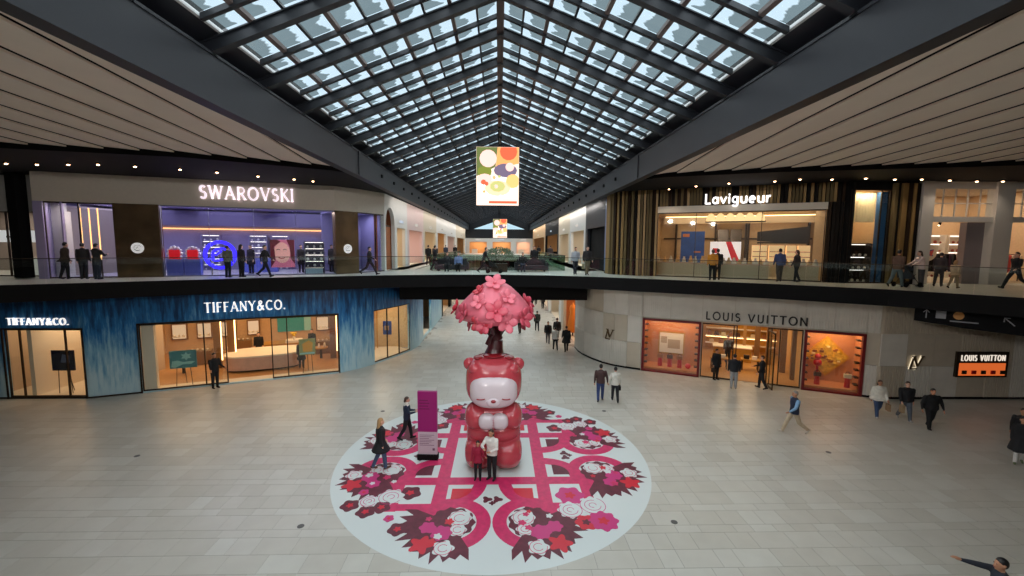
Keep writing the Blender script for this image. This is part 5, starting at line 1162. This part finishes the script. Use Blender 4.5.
# ================================================================ PEOPLE
# a figure is a union of tapered limbs, closed over by a voxel skin so that the body is one continuous surface
SKIN = [mat('skin_light',(214,166,142),.6), mat('skin_tan',(186,132,102),.6), mat('skin_brown',(132,88,66),.6)]
HAIR = {'black':mat('hair_black',(24,20,20),.5),'brown':mat('hair_brown',(66,44,32),.5),'blond':mat('hair_blond',(168,130,86),.5),'grey':mat('hair_grey',(140,136,132),.5)}
def cloth(rgb): return mat('cloth_%d_%d_%d' % rgb, rgb, .85, var=.12, scale=9)
def tube_pts(p0, p1, r0, r1, n=10):
    p0, p1 = np.array(p0,float), np.array(p1,float); d = p1-p0; L = np.linalg.norm(d); d = d/max(L,1e-6)
    a = np.cross(d,[0,0,1] if abs(d[2]) < .9 else [0,1,0]); a /= np.linalg.norm(a); b = np.cross(d,a)
    prof = [(-r0,.02*r0),(-.75*r0,.66*r0),(0,r0),(L,r1),(L+.75*r1,.66*r1),(L+r1,.02*r1)]
    V = []; F = []
    for t,r in prof:
        for k in range(n): w = 2*PI*k/n; V.append(p0+d*t+(a*math.cos(w)+b*math.sin(w))*r)
    for j in range(5):
        for k in range(n): F.append((j*n+k,j*n+(k+1)%n,(j+1)*n+(k+1)%n,(j+1)*n+k))
    F.append(tuple(range(n-1,-1,-1))); F.append(tuple(range(5*n,6*n)))
    return V, F
def loft_pts(secs, n=14):
    """stack of elliptical sections (x, y, z, rx, ry)"""
    V = []; F = []
    for x,y,z,rx,ry in secs:
        for k in range(n): w = 2*PI*k/n; V.append((x+rx*math.cos(w), y+ry*math.sin(w), z))
    m = len(secs)
    for j in range(m-1):
        for k in range(n): F.append((j*n+k,j*n+(k+1)%n,(j+1)*n+(k+1)%n,(j+1)*n+k))
    F.append(tuple(range(n-1,-1,-1))); F.append(tuple(range((m-1)*n,m*n)))
    return V, F
def remeshed(name, V, F, vox, smooth=3):
    me = bpy.data.meshes.new(name+'_raw'); me.from_pydata([tuple(v) for v in V],[],F); o = bpy.data.objects.new(name+'_raw',me); COL.objects.link(o)
    r = o.modifiers.new('r','REMESH'); r.mode = 'VOXEL'; r.voxel_size = vox
    if smooth: s = o.modifiers.new('s','SMOOTH'); s.factor = .5; s.iterations = smooth
    dg = bpy.context.evaluated_depsgraph_get(); out = bpy.data.meshes.new_from_object(o.evaluated_get(dg)); out.name = name
    bpy.data.objects.remove(o); bpy.data.meshes.remove(me)
    out.polygons.foreach_set('use_smooth',[True]*len(out.polygons)); return out
def rotx(v, a):
    c, s = math.cos(a), math.sin(a); return np.array([v[0], v[1]*c-v[2]*s, v[1]*s+v[2]*c])
def person(label, xy, z0, H, head, top, legs, shoe=(30,28,28), hair='brown', hlen=0, skin=0, walk=0, lead=1, coat=0, arms=None, lean=0, look=0, bulk=1.16, vox=.019, fingers=True, group=None, sit=False, sleeve=None, collar=None, bag=None, hood=False, female=False):
    """head = heading in degrees, 0 walks away from the camera, 90 to its right; walk = stride angle"""
    R = math.radians; s = H/1.75; prims = []       # (kind, data, material)
    M_top, M_leg, M_shoe, M_sk = cloth(top), cloth(legs), cloth(shoe), SKIN[skin]; M_sl = cloth(sleeve) if sleeve else M_top
    mats = [M_top,M_leg,M_shoe,M_sk,M_sl]; T_,L_,S_,K_,SL = range(5)
    hipw, shw = (.085,.165) if female else (.088,.19)
    shw *= (1+.5*(bulk-1))
    feet = []
    for sd in (-1,1):
        a = R(walk) if sd == lead else -R(walk*.75); kb = R(6 if sd == lead else 8+walk*.9) if walk else R(3)
        if sit: a, kb = R(82), R(84)
        hip = np.array([sd*hipw,0,.92]); th = rotx(np.array([sd*.01,0,-.43]),a); knee = hip+th; sh = rotx(np.array([0,0,-.41]),a-kb); ank = knee+sh
        pitch = (a-kb)*.8 if walk and sd != lead else (R(12) if walk else 0)
        if sit: pitch = 0
        toe = ank+rotx(np.array([sd*.02,.15,-.045]),pitch); heel = ank+rotx(np.array([0,-.045,-.045]),pitch)
        prims += [(hip,knee,.095*bulk**.8,.07*bulk**.7,L_),(knee,ank,.07*bulk**.7,.054*bulk**.5,L_),(heel,toe,.042,.036,S_),(ank,heel*.5+toe*.5,.045,.04,S_)]; feet.append(min(toe[2]-.036,heel[2]-.042))
    dz = -min(feet)
    ln = math.tan(R(lean)); sy = lambda z: (z-.92)*ln
    tors = [(0,0,.80,.11,.08),(0,0,.86,.165*bulk,.115*bulk),(0,0,.95,.17*bulk,.12*bulk),(0,sy(1.1),1.1,(.145 if female else .155)*bulk,.108*bulk),(0,sy(1.25),1.25,.172*bulk,.122*bulk),(0,sy(1.36),1.36,.175*bulk,.115*bulk),(0,sy(1.44),1.44,.13*bulk,.085),(0,sy(1.485),1.485,.065,.06)]
    if coat:
        cz = .92-coat; sw = .045*(walk > 0)
        tors = [(0,.01,cz,(.19+.06*coat+sw)*bulk,(.135+.1*coat+sw*2)*bulk),(0,.0,cz+.03,(.2+.06*coat+sw)*bulk,(.145+.1*coat+sw*2)*bulk),(0,0,.95,.19*bulk,.135*bulk)]+[(x,y,z,rx*1.08,ry*1.1) for x,y,z,rx,ry in tors[3:]]
    shz = 1.405-max(0,.054*bulk**.8*1.12-.062)*1.3; hands = []
    arms = arms or {}
    for sd in (-1,1):
        key = 'L' if sd < 0 else 'R'; sw, ab, el, yaw = arms.get(key, ((-walk*.9 if sd == lead else walk*.9), 8, 14+walk*.5, 0))
        sh = np.array([sd*shw,sy(shz),shz])
        def dirv(pitch, abd, yw):
            v = rotx(np.array([0,0,-1.0]),R(pitch)); c, q = math.cos(R(abd)), math.sin(R(abd)); v = np.array([v[0]*c-sd*v[2]*q*1.0, v[1], v[2]*c])
            c, q = math.cos(R(yw)*sd), math.sin(R(yw)*sd); return np.array([v[0]*c-v[1]*q, v[0]*q+v[1]*c, v[2]])
        el_p = sh+dirv(sw,ab,0)*.285; wr = el_p+dirv(sw+el,ab*.4,yaw)*.25; hd = dirv(sw+el+6,0,yaw)
        ar = .054*bulk**.8; prims += [(sh,el_p,ar*1.12,ar*.9,SL),(el_p,wr,ar*.9,.034,SL)]
        prims.append((wr,wr+hd*.075,.03,.036,K_)); hands.append(wr+hd*.1)
        if fingers:
            u_ = np.cross(hd,[0,0,1] if abs(hd[2]) < .8 else [0,1,0]); u_ /= np.linalg.norm(u_); n_ = np.cross(u_,hd)
            if abs(hd[2]) >= .8: u_, n_ = n_, u_
            base = wr+hd*.09
            for j,lf in enumerate((.07,.08,.075,.058)):
                b = base+u_*(.03-.02*j); m_ = b+hd*lf*.55; prims += [(b,m_,.0115,.011,K_),(m_,m_+(hd*.8-n_*.5*sd)*lf*.5,.0105,.0095,K_)]
            prims += [(wr+hd*.03,wr+hd*.075+u_*.05,.014,.012,K_),(wr+hd*.075+u_*.05,wr+hd*.115+u_*.045,.0115,.010,K_)]
    hy = sy(1.6)+.02; hc = np.array([0,hy,1.625])
    prims += [(np.array([0,sy(1.46),1.45]),np.array([0,hy,1.56]),.056,.052,K_)]
    prims += [(hc+[0,.085,-.02],hc+[0,.112,-.032],.014,.016,K_),(hc+[-.078,0,-.01],hc+[-.082,-.01,.01],.018,.02,K_),(hc+[.078,0,-.01],hc+[.082,-.01,.01],.018,.02,K_),(hc+[0,.055,-.085],hc+[0,.07,-.09],.03,.028,K_)]
    headsec = [(hc[0],hc[1]+.02,hc[2]-.118,.02,.025),(hc[0],hc[1]+.015,hc[2]-.1,.045,.06),(hc[0],hc[1]+.008,hc[2]-.05,.068,.085),(hc[0],hc[1],hc[2]+.01,.077,.098),(hc[0],hc[1]-.004,hc[2]+.06,.07,.09),(hc[0],hc[1]-.006,hc[2]+.1,.045,.06),(hc[0],hc[1]-.006,hc[2]+.118,.015,.02)]
    V = []; F = []
    def put(v, f): o = len(V); V.extend(np.array(v)*1.0); F.extend(tuple(i+o for i in q) for q in f)
    for p0,p1,r0,r1,m in prims: put(*tube_pts(p0,p1,r0,r1))
    put(*loft_pts(tors)); put(*loft_pts(headsec))
    if hood: put(*tube_pts((-.09,sy(1.46)-.05,1.46),(.09,sy(1.46)-.05,1.46),.055,.055))
    if collar: put(*tube_pts((-.06,sy(1.46)-.0,1.475),(.06,sy(1.46)-.0,1.475),.075,.075))
    V = np.array(V)
    me = remeshed('body', V, F, vox, 2)
    # clothing by nearest limb
    n = len(me.polygons); C = np.zeros(n*3); me.polygons.foreach_get('center',C); C = C.reshape(-1,3)
    best = np.full(n,9.0); idx = np.zeros(n,int)
    for p0,p1,r0,r1,m in prims:
        d = np.array(p1)-np.array(p0); L2 = max(d@d,1e-9); t = np.clip(((C-p0)@d)/L2,0,1); q = np.linalg.norm(C-(p0+t[:,None]*d),axis=1)-(r0+(r1-r0)*t)
        k = q < best; best[k] = q[k]; idx[k] = m
    ts = np.array(tors); zc = np.clip(C[:,2],ts[0,2],ts[-1,2]); rx = np.interp(zc,ts[:,2],ts[:,3]); ry = np.interp(zc,ts[:,2],ts[:,4]); yy = np.interp(zc,ts[:,2],ts[:,1])
    q = (np.hypot(C[:,0]/rx,(C[:,1]-yy)/ry)-1)*np.minimum(rx,ry)+np.maximum(0,np.abs(C[:,2]-zc))
    k = q < best+.004; best[k] = np.minimum(best,q)[k]; idx[k] = np.where(C[k,2] > (.86 if not coat else .92-coat-.05), T_, L_)
    q = np.linalg.norm((C-hc)/[.077,.098,.118],axis=1); k = (q < 1.22) & (C[:,2] > hc[2]-.12); idx[k] = K_
    if collar:
        mats.append(cloth(collar)); k = (C[:,2] > 1.41) & (C[:,2] < 1.545) & (np.hypot(C[:,0],C[:,1]-sy(1.46)) < .16); idx[k] = 5
    for m in mats: me.materials.append(m)
    me.polygons.foreach_set('material_index', idx.astype(int).tolist())
    t = thing('person', label, 'person', (xy[0],xy[1],z0), -R(head), group); t.scale = (s,s,s)
    if sit: dz = .42-.82
    def child(name, mesh, mm=None, parent=t):
        if mm: mesh.materials.append(mm)
        o = link(name, mesh, parent, (0,0,dz) if parent is t else None, None, local=True); return o
    child('body', me)
    # hair over the back and top of the skull
    hp = [loft_pts([(0,hc[1]-.03,hc[2]-.055,.062,.07),(0,hc[1]-.024,hc[2],.084,.095),(0,hc[1]-.016,hc[2]+.06,.083,.098),(0,hc[1]-.012,hc[2]+.105,.058,.07),(0,hc[1]-.01,hc[2]+.132,.02,.03)])]
    if hlen: hp.append(loft_pts([(0,hc[1]-.10,hc[2]-.05-hlen,.05,.03),(0,hc[1]-.085,hc[2]-.02-hlen*.6,.095,.05),(0,hc[1]-.05,hc[2]-.02,.092,.075),(0,hc[1]-.03,hc[2]+.05,.08,.08)]))
    HV = []; HF = []
    for v,f in hp: o = len(HV); HV.extend(v); HF.extend(tuple(i+o for i in q) for q in f)
    child('hair', remeshed('hair',HV,HF,max(vox,.016),1), HAIR[hair])
    if vox < .024:
        for sx in (-1,1): child('eye', MB().ball((sx*.03,hc[1]+.088,hc[2]+.012),.011,.008,.009,n=8,m=6).mesh('eye',HAIR['black']))
        child('mouth', MB().ball((0,hc[1]+.098,hc[2]-.062),.024,.01,.007,n=8,m=6).mesh('mouth',mat('lip',(150,80,76),.5)))
    if bag:
        sd, col, w, h, dr = bag; hp_ = hands[0 if sd < 0 else 1]; b = MB().box(hp_[0]-.05,hp_[0]+.05,hp_[1]-w/2,hp_[1]+w/2,hp_[2]-dr-h,hp_[2]-dr)
        b.tube((hp_[0],hp_[1]-w*.3,hp_[2]-dr),(hp_[0],hp_[1],hp_[2]+.01),.01,n=5).tube((hp_[0],hp_[1]+w*.3,hp_[2]-dr),(hp_[0],hp_[1],hp_[2]+.01),.01,n=5)
        child('bag', b.mesh('bag', cloth(col)))
    t['hands'] = 0; del t['hands']
    M = Matrix.Translation((xy[0],xy[1],z0)) @ Matrix.Rotation(-R(head),4,'Z') @ Matrix.Scale(s,4)
    return [M @ Vector((h[0],h[1],h[2]+dz)) for h in hands], t
BLK = (24,24,28); DNM = (52,70,104)
P_ = person
# --- on the ground floor
P_('woman with long blond hair in a black coat and brown boots crossing the graphic',(-3.85,13.9),.017,1.74,62,BLK,(66,84,112),(92,58,40),'blond',.26,walk=11,coat=.28,female=True,vox=.016)
h,_ = P_('person in navy jacket with white fur collar looking at a phone',(-3.46,16.1),.017,1.68,88,(32,44,66),BLK,hair='brown',hlen=.05,walk=14,lead=-1,collar=(222,216,206),arms={'R':(25,8,75,10),'L':(15,8,80,15)},vox=.016,female=True)
t = thing('phone','dark phone held up by the person in the navy jacket','phone',tuple(h[0]+Vector((.02,0,.0)))); MB().box(h[0].x+.01,h[0].x+.03,h[0].y-.04,h[0].y+.04,h[0].z-.02,h[0].z+.12).build('case',M_black,t); MB().box(h[0].x+.004,h[0].x+.01,h[0].y-.035,h[0].y+.035,h[0].z-.01,h[0].z+.11).build('display',mat('phone_glass',(60,70,90),.2),t)
P_('child in a magenta red coat posing before the bear',(-.64,13.2),.017,1.28,185,(150,24,56),BLK,hair='black',skin=1,vox=.015,arms={'L':(35,14,60,-30),'R':(10,10,20,0)},bulk=1.05,coat=.12)
P_('woman in a white sweater and black trousers hugging the child before the bear',(-.2,13.22),.017,1.66,205,(222,216,210),BLK,(26,26,30),'brown',.12,skin=1,vox=.015,arms={'R':(38,22,55,40),'L':(15,10,70,30)},female=True,lean=4)
P_('man in a brown jacket and blue jeans walking away hand in hand',(4.86,20.2),0,1.82,12,(72,50,48),(44,62,110),(40,34,30),'black',walk=16,bulk=1.18,arms={'R':(8,16,8,0),'L':(-12,10,16,0)})
P_('woman in a white jacket and black trousers walking beside the man in brown',(5.54,20.1),0,1.72,8,(222,218,208),(30,30,36),hair='black',hlen=.0,walk=18,lead=-1,female=True,arms={'L':(8,18,10,0),'R':(10,10,20,0)},bag=(1,(34,30,30),.22,.2,.08))
P_('man in navy vest, light blue shirt and beige trousers striding across the tiles',(11.75,16.5),0,1.82,275,(28,36,58),(186,166,140),(206,196,184),'grey',skin=1,walk=27,lead=1,sleeve=(128,164,200),bulk=1.22,arms={'L':(24,10,35,0),'R':(-20,12,20,0)})
P_('man in dark jacket and pale grey trousers facing the stone shop entrance',(12.3,22.0),0,1.84,20,(34,36,42),(158,160,162),(150,140,130),'black',bulk=1.22)
P_('person in black standing in the leather shop doorway',(12.1,23.5),0,1.76,165,BLK,BLK,hair='black',skin=1,bag=(1,(50,36,30),.24,.22,.1),coat=.2)
P_('man dressed all in black beside the open glass door',(13.75,21.95),0,1.78,300,BLK,(28,28,32),hair='brown',walk=10,bulk=1.25,arms={'R':(30,14,40,0)})
P_('woman in a cream white coat and blue jeans next to the right show window',(16.6,18.1),0,1.70,200,(212,206,194),DNM,(200,196,190),'brown',.15,skin=1,walk=18,female=True,bulk=1.4,coat=.06,bag=(-1,(150,120,90),.28,.3,.08))
P_('man in a bulky black jacket and grey jeans under the glowing emblem',(17.5,17.75),0,1.74,196,BLK,(92,98,108),(170,170,170),'brown',walk=16,lead=-1,bulk=1.42,bag=(1,(150,128,100),.24,.34,.05))
P_('heavy set person all in black walking before the stone wall',(17.7,16.85),0,1.72,192,(18,18,20),(18,18,20),hair='black',skin=1,walk=12,bulk=1.55,arms={'L':(5,22,14,0),'R':(5,24,14,0)})
P_('woman in a long black coat and white trousers at the photo edge',(17.95,13.95),0,1.70,225,(22,22,26),(204,200,196),(96,104,70),'black',.1,skin=1,walk=12,coat=.42,female=True,arms={'L':(30,10,50,0)})
P_('person in black behind the woman in the long coat',(18.75,14.6),0,1.74,225,(26,24,26),(60,44,40),(70,40,36),'black',skin=1,walk=10,bulk=1.1)
P_('person in dark coat with outstretched arm at the bottom corner',(9.36,7.25),0,1.74,284,(40,44,54),(34,36,42),hair='black',skin=1,walk=14,bulk=1.12,arms={'L':(30,10,8,0),'R':(100,6,0,0)},lean=6)
P_('security guard in a black suit standing outside the blue jeweller',(-14.45,22.2),0,1.84,120,(20,20,24),(20,20,24),(16,16,18),'black',skin=1,arms={'L':(18,6,40,-20),'R':(18,6,40,-20)})
P_('person in a dark dress among the counters of the blue jeweller',(-11.7,25.8),.03,1.7,150,(36,30,30),(36,30,30),hair='black',hlen=.15,coat=.4,female=True,vox=.024)
P_('shop assistant in black behind the oval stone counter',(-15.3,27.9),.03,1.72,160,BLK,BLK,hair='black',vox=.024)
P_('shop assistant in black near the gold wall of the jeweller',(-12.4,29.0),.03,1.72,190,BLK,BLK,hair='black',vox=.024)
P_('sales assistant in a dark suit at the amber counter',(14.6,27.0),.03,1.72,190,(40,32,34),BLK,hair='black',vox=.024)
for i,(lab,x,y,hd,tp,lg,H) in enumerate((('woman in a white top and black skirt in the lower corridor',4.0,30.4,355,(214,212,208),BLK,1.68),('man in a long black coat nearest the corridor window',4.7,29.9,0,(20,20,24),BLK,1.84),
    ('person in black with grey trousers on the left of the corridor group',3.7,32.4,190,BLK,(84,84,90),1.72),('tall person in black between others in the lower corridor',4.5,33.3,0,BLK,BLK,1.84),('person in a dark green jacket walking alone down the lower corridor',3.3,37.3,0,(36,42,40),BLK,1.78),('person in black partly behind the pink tree',1.75,36.2,350,BLK,(60,50,50),1.7))):
    P_(lab,(x,y),0,H,hd,tp,lg,hair=('black','brown')[i%2],walk=14,lead=(-1,1)[i%2],vox=.024,fingers=False,coat=(.3 if i in (1,) else .05),female=i == 0)
fl_ = [(2.6,52,'first of the far walkers counted from the pink tree'),(3.3,53,'second of the far walkers counted from the pink tree'),(3.9,51.5,'third of the far walkers counted from the pink tree'),(4.6,54,'fourth of the far walkers counted from the pink tree'),(5.1,50.5,'far walker closest to the corridor windows')]
for i,(x,y,l) in enumerate(fl_): P_('dark clothed '+l,(x,y),0,1.74,(0,180)[i%2],((26,26,30),(60,50,52),(40,50,70))[i%3],BLK,hair='black',walk=14,vox=.034,fingers=False)
# --- on the upper level
U = DZ+.001
P_('person in a dark brown coat leaning beside a friend at the violet shop',(-20.7,21.5),U,1.76,20,(52,42,34),BLK,hair='black',walk=6,bulk=1.15,lean=5,vox=.021,coat=.1)
P_('person in black close beside the brown coated friend',(-20.02,21.7),U,1.74,340,BLK,(40,40,46),hair='black',bulk=1.1,vox=.021)
P_('person in a black hooded jacket standing before the dark pilaster',(-19.25,21.55),U,1.72,10,BLK,(36,42,58),hair='black',bulk=1.2,vox=.021,hood=True,arms={'L':(30,20,70,30),'R':(30,20,70,30)})
P_('person in a grey green top standing in front of the blue ring',(-14.1,23.2),U,1.66,10,(100,104,92),(34,44,54),hair='brown',vox=.021)
P_('person in a dark jacket with long hair beside the blue ring',(-13.55,23.45),U,1.72,20,(34,28,34),BLK,hair='black',hlen=.15,vox=.021,female=True)
P_('person in a long dark coat inside the violet shop near the counter',(-14.3,25.7),U+.03,1.66,190,(34,28,36),BLK,hair='black',coat=.35,vox=.024,female=True)
P_('man in a black jacket striding past the violet window',(-12.4,23.6),U,1.74,88,BLK,(30,30,36),(20,20,20),'black',walk=24,bulk=1.1,vox=.021)
P_('person in a long dark coat inside near the portrait poster',(-11.98,26.9),U+.03,1.68,140,(32,26,34),BLK,hair='black',coat=.4,vox=.024,female=True)
P_('person in a dark dress by the glossy crystal shelf',(-10.57,28.0),U+.03,1.7,120,(34,26,36),BLK,hair='black',coat=.45,vox=.024,female=True)
P_('person in black walking past the narrow dark pilaster with wide strides',(-7.5,25.6),U,1.72,86,(28,26,30),(30,30,36),hair='black',walk=30,lead=-1,vox=.021,bulk=1.1)
P_('person in an orange brown jacket leaning on the glass before the gold jeweller',(11.35,23.0),U,1.66,20,(212,140,40),BLK,hair='brown',vox=.021,bulk=1.1,hlen=.05)
P_('person in black right beside the orange jacket',(11.8,23.35),U,1.68,10,BLK,(40,36,36),hair='black',vox=.021)
P_('man in a blue jacket with grey trousers facing the jewel cases',(14.6,22.4),U,1.72,15,(60,76,120),(70,66,64),hair='black',vox=.021,walk=8,bulk=1.1)
P_('person in a black top with a backpack next to the blue jacket',(15.3,22.1),U,1.66,330,(44,40,40),BLK,hair='brown',hlen=.1,vox=.021,walk=10,female=True)
P_('man in a brown jacket and grey jeans walking behind a pushchair',(18.2,19.5),U,1.76,70,(96,72,60),(92,104,108),hair='black',skin=1,vox=.021,walk=22,bulk=1.15,lean=4)
P_('woman in a pale pink top bending over the pushchair',(19.6,19.75),U,1.68,290,(206,184,180),(70,66,70),hair='brown',hlen=.12,vox=.021,lean=10,female=True,arms={'L':(40,8,20,0),'R':(40,8,20,0)})
P_('child in a beige coat walking before the white columns',(20.5,19.1),U,1.28,80,(186,160,130),(150,126,100),hair='blond',hlen=.1,vox=.021,walk=14,coat=.1)
P_('person in dark clothes bent over behind the beige child',(20.7,20.0),U,1.6,60,(54,44,48),(60,50,50),hair='black',vox=.021,walk=10,lean=12)
P_('person in black striding along the glass at the far right',(23.2,19.0),U,1.74,275,(26,26,30),BLK,(20,20,20),'black',vox=.021,walk=30,bulk=1.1,arms={'L':(20,18,30,0)})
P_('man in a pale shirt strolling past the black shutters',(4.7,26.9),U,1.7,170,(170,176,186),(44,46,56),hair='brown',vox=.024,walk=8)
P_('man in a dark top and khaki trousers with a bag past the black shutters',(5.35,26.5),U,1.76,175,(40,38,40),(120,110,90),hair='black',vox=.024,walk=10,bag=(1,(140,130,100),.2,.3,.1))
P_('person in black standing by the green glass on the bridge',(2.45,30.6),U,1.74,180,BLK,(50,52,70),hair='black',vox=.026,fingers=False)
P_('person in black leaning forward over a pushchair on the bridge',(-1.0,28.0),U,1.66,95,BLK,BLK,hair='black',vox=.026,fingers=False,walk=20,lean=14)
P_('person in black at the end of the dark bridge sofa',(-4.4,30.2),U,1.72,60,BLK,BLK,hair='black',vox=.026,fingers=False,walk=12)
P_('person in dark clothes seated on the dark bridge sofa nearest the violet shop',(-3.5,29.75),U,1.7,180,(40,40,46),BLK,hair='black',vox=.026,fingers=False,sit=True)
P_('person in a blue top seated on the dark bridge sofa near the planter',(-2.75,29.75),U,1.68,180,(120,140,190),BLK,hair='brown',vox=.026,fingers=False,sit=True)
P_('person in black seated on the sofa past the planter',(1.6,29.75),U,1.7,180,BLK,(40,44,60),hair='black',vox=.026,fingers=False,sit=True)
for i,(x,y,l) in enumerate(((-6.1,38,'nearest the blush shopfront opening'),(-5.8,40,'beside another near the blush shopfront'),(-6.3,52,'far along the upper corridor past the white arch'),(-5.6,56,'farther along the upper corridor by the green glass'),(5.6,48,'near the oatmeal shopfront past the shutters'),(6.0,52,'by the dark shopfront past the shutters'),(5.4,60,'far along the upper corridor past the shutters'))):
    P_('small figure in dark clothes '+l,(x,y),U,1.74,(0,180)[i%2],((26,26,30),(70,60,62),(44,54,76))[i%3],BLK,hair='black',walk=12,vox=.034,fingers=False)
# --- pushchairs
def pushchair(label, x, y, z, hd, col):
    t = thing('pushchair', label, 'pushchair', (x,y,z), -math.radians(hd)); m = cloth(col)
    q = MB(); q.add([(-.22,-.3,.42),(.22,-.3,.42),(.22,.22,.36),(-.22,.22,.36),(-.2,-.42,.95),(.2,-.42,.95),(.24,.0,.62),(-.24,.0,.62)],[(0,3,2,1),(0,1,5,4),(3,7,6,2),(0,4,7,3),(1,2,6,5)]); q.build('seat', m, t, local=True)
    q = MB()
    for a in range(0,90,18):
        a0, a1 = math.radians(a), math.radians(a+18); q.add([(-.24,-.42+.4*math.sin(a0),.75+.3*math.cos(a0)),(.24,-.42+.4*math.sin(a0),.75+.3*math.cos(a0)),(.24,-.42+.4*math.sin(a1),.75+.3*math.cos(a1)),(-.24,-.42+.4*math.sin(a1),.75+.3*math.cos(a1))],[(0,1,2,3)])
    q.build('canopy', m, t, local=True)
    q = MB()
    for s in (-.25,.25): q.tube((s,.4,.12),(s,-.55,1.05),.014,n=6).tube((s,-.4,.12),(s,.1,.6),.014,n=6)
    q.tube((-.25,-.55,1.05),(.25,-.55,1.05),.018,n=6).tube((-.25,.4,.12),(.25,.4,.12),.012,n=6).tube((-.25,-.4,.12),(.25,-.4,.12),.012,n=6); q.build('frame', M_bronze, t, local=True)
    for sx in (-.27,.27):
        for yy in (.4,-.4): MB().tube((sx-.02,yy,.12),(sx+.02,yy,.12),.118,n=12).build('wheel', M_black, t, local=True)
pushchair('dark pushchair with grey canopy between the brown jacket and the pink top',18.95,19.75,DZ,80,(66,72,80)); pushchair('black pushchair on the bridge above the tree',-.3,28.05,DZ,95,(30,30,34))
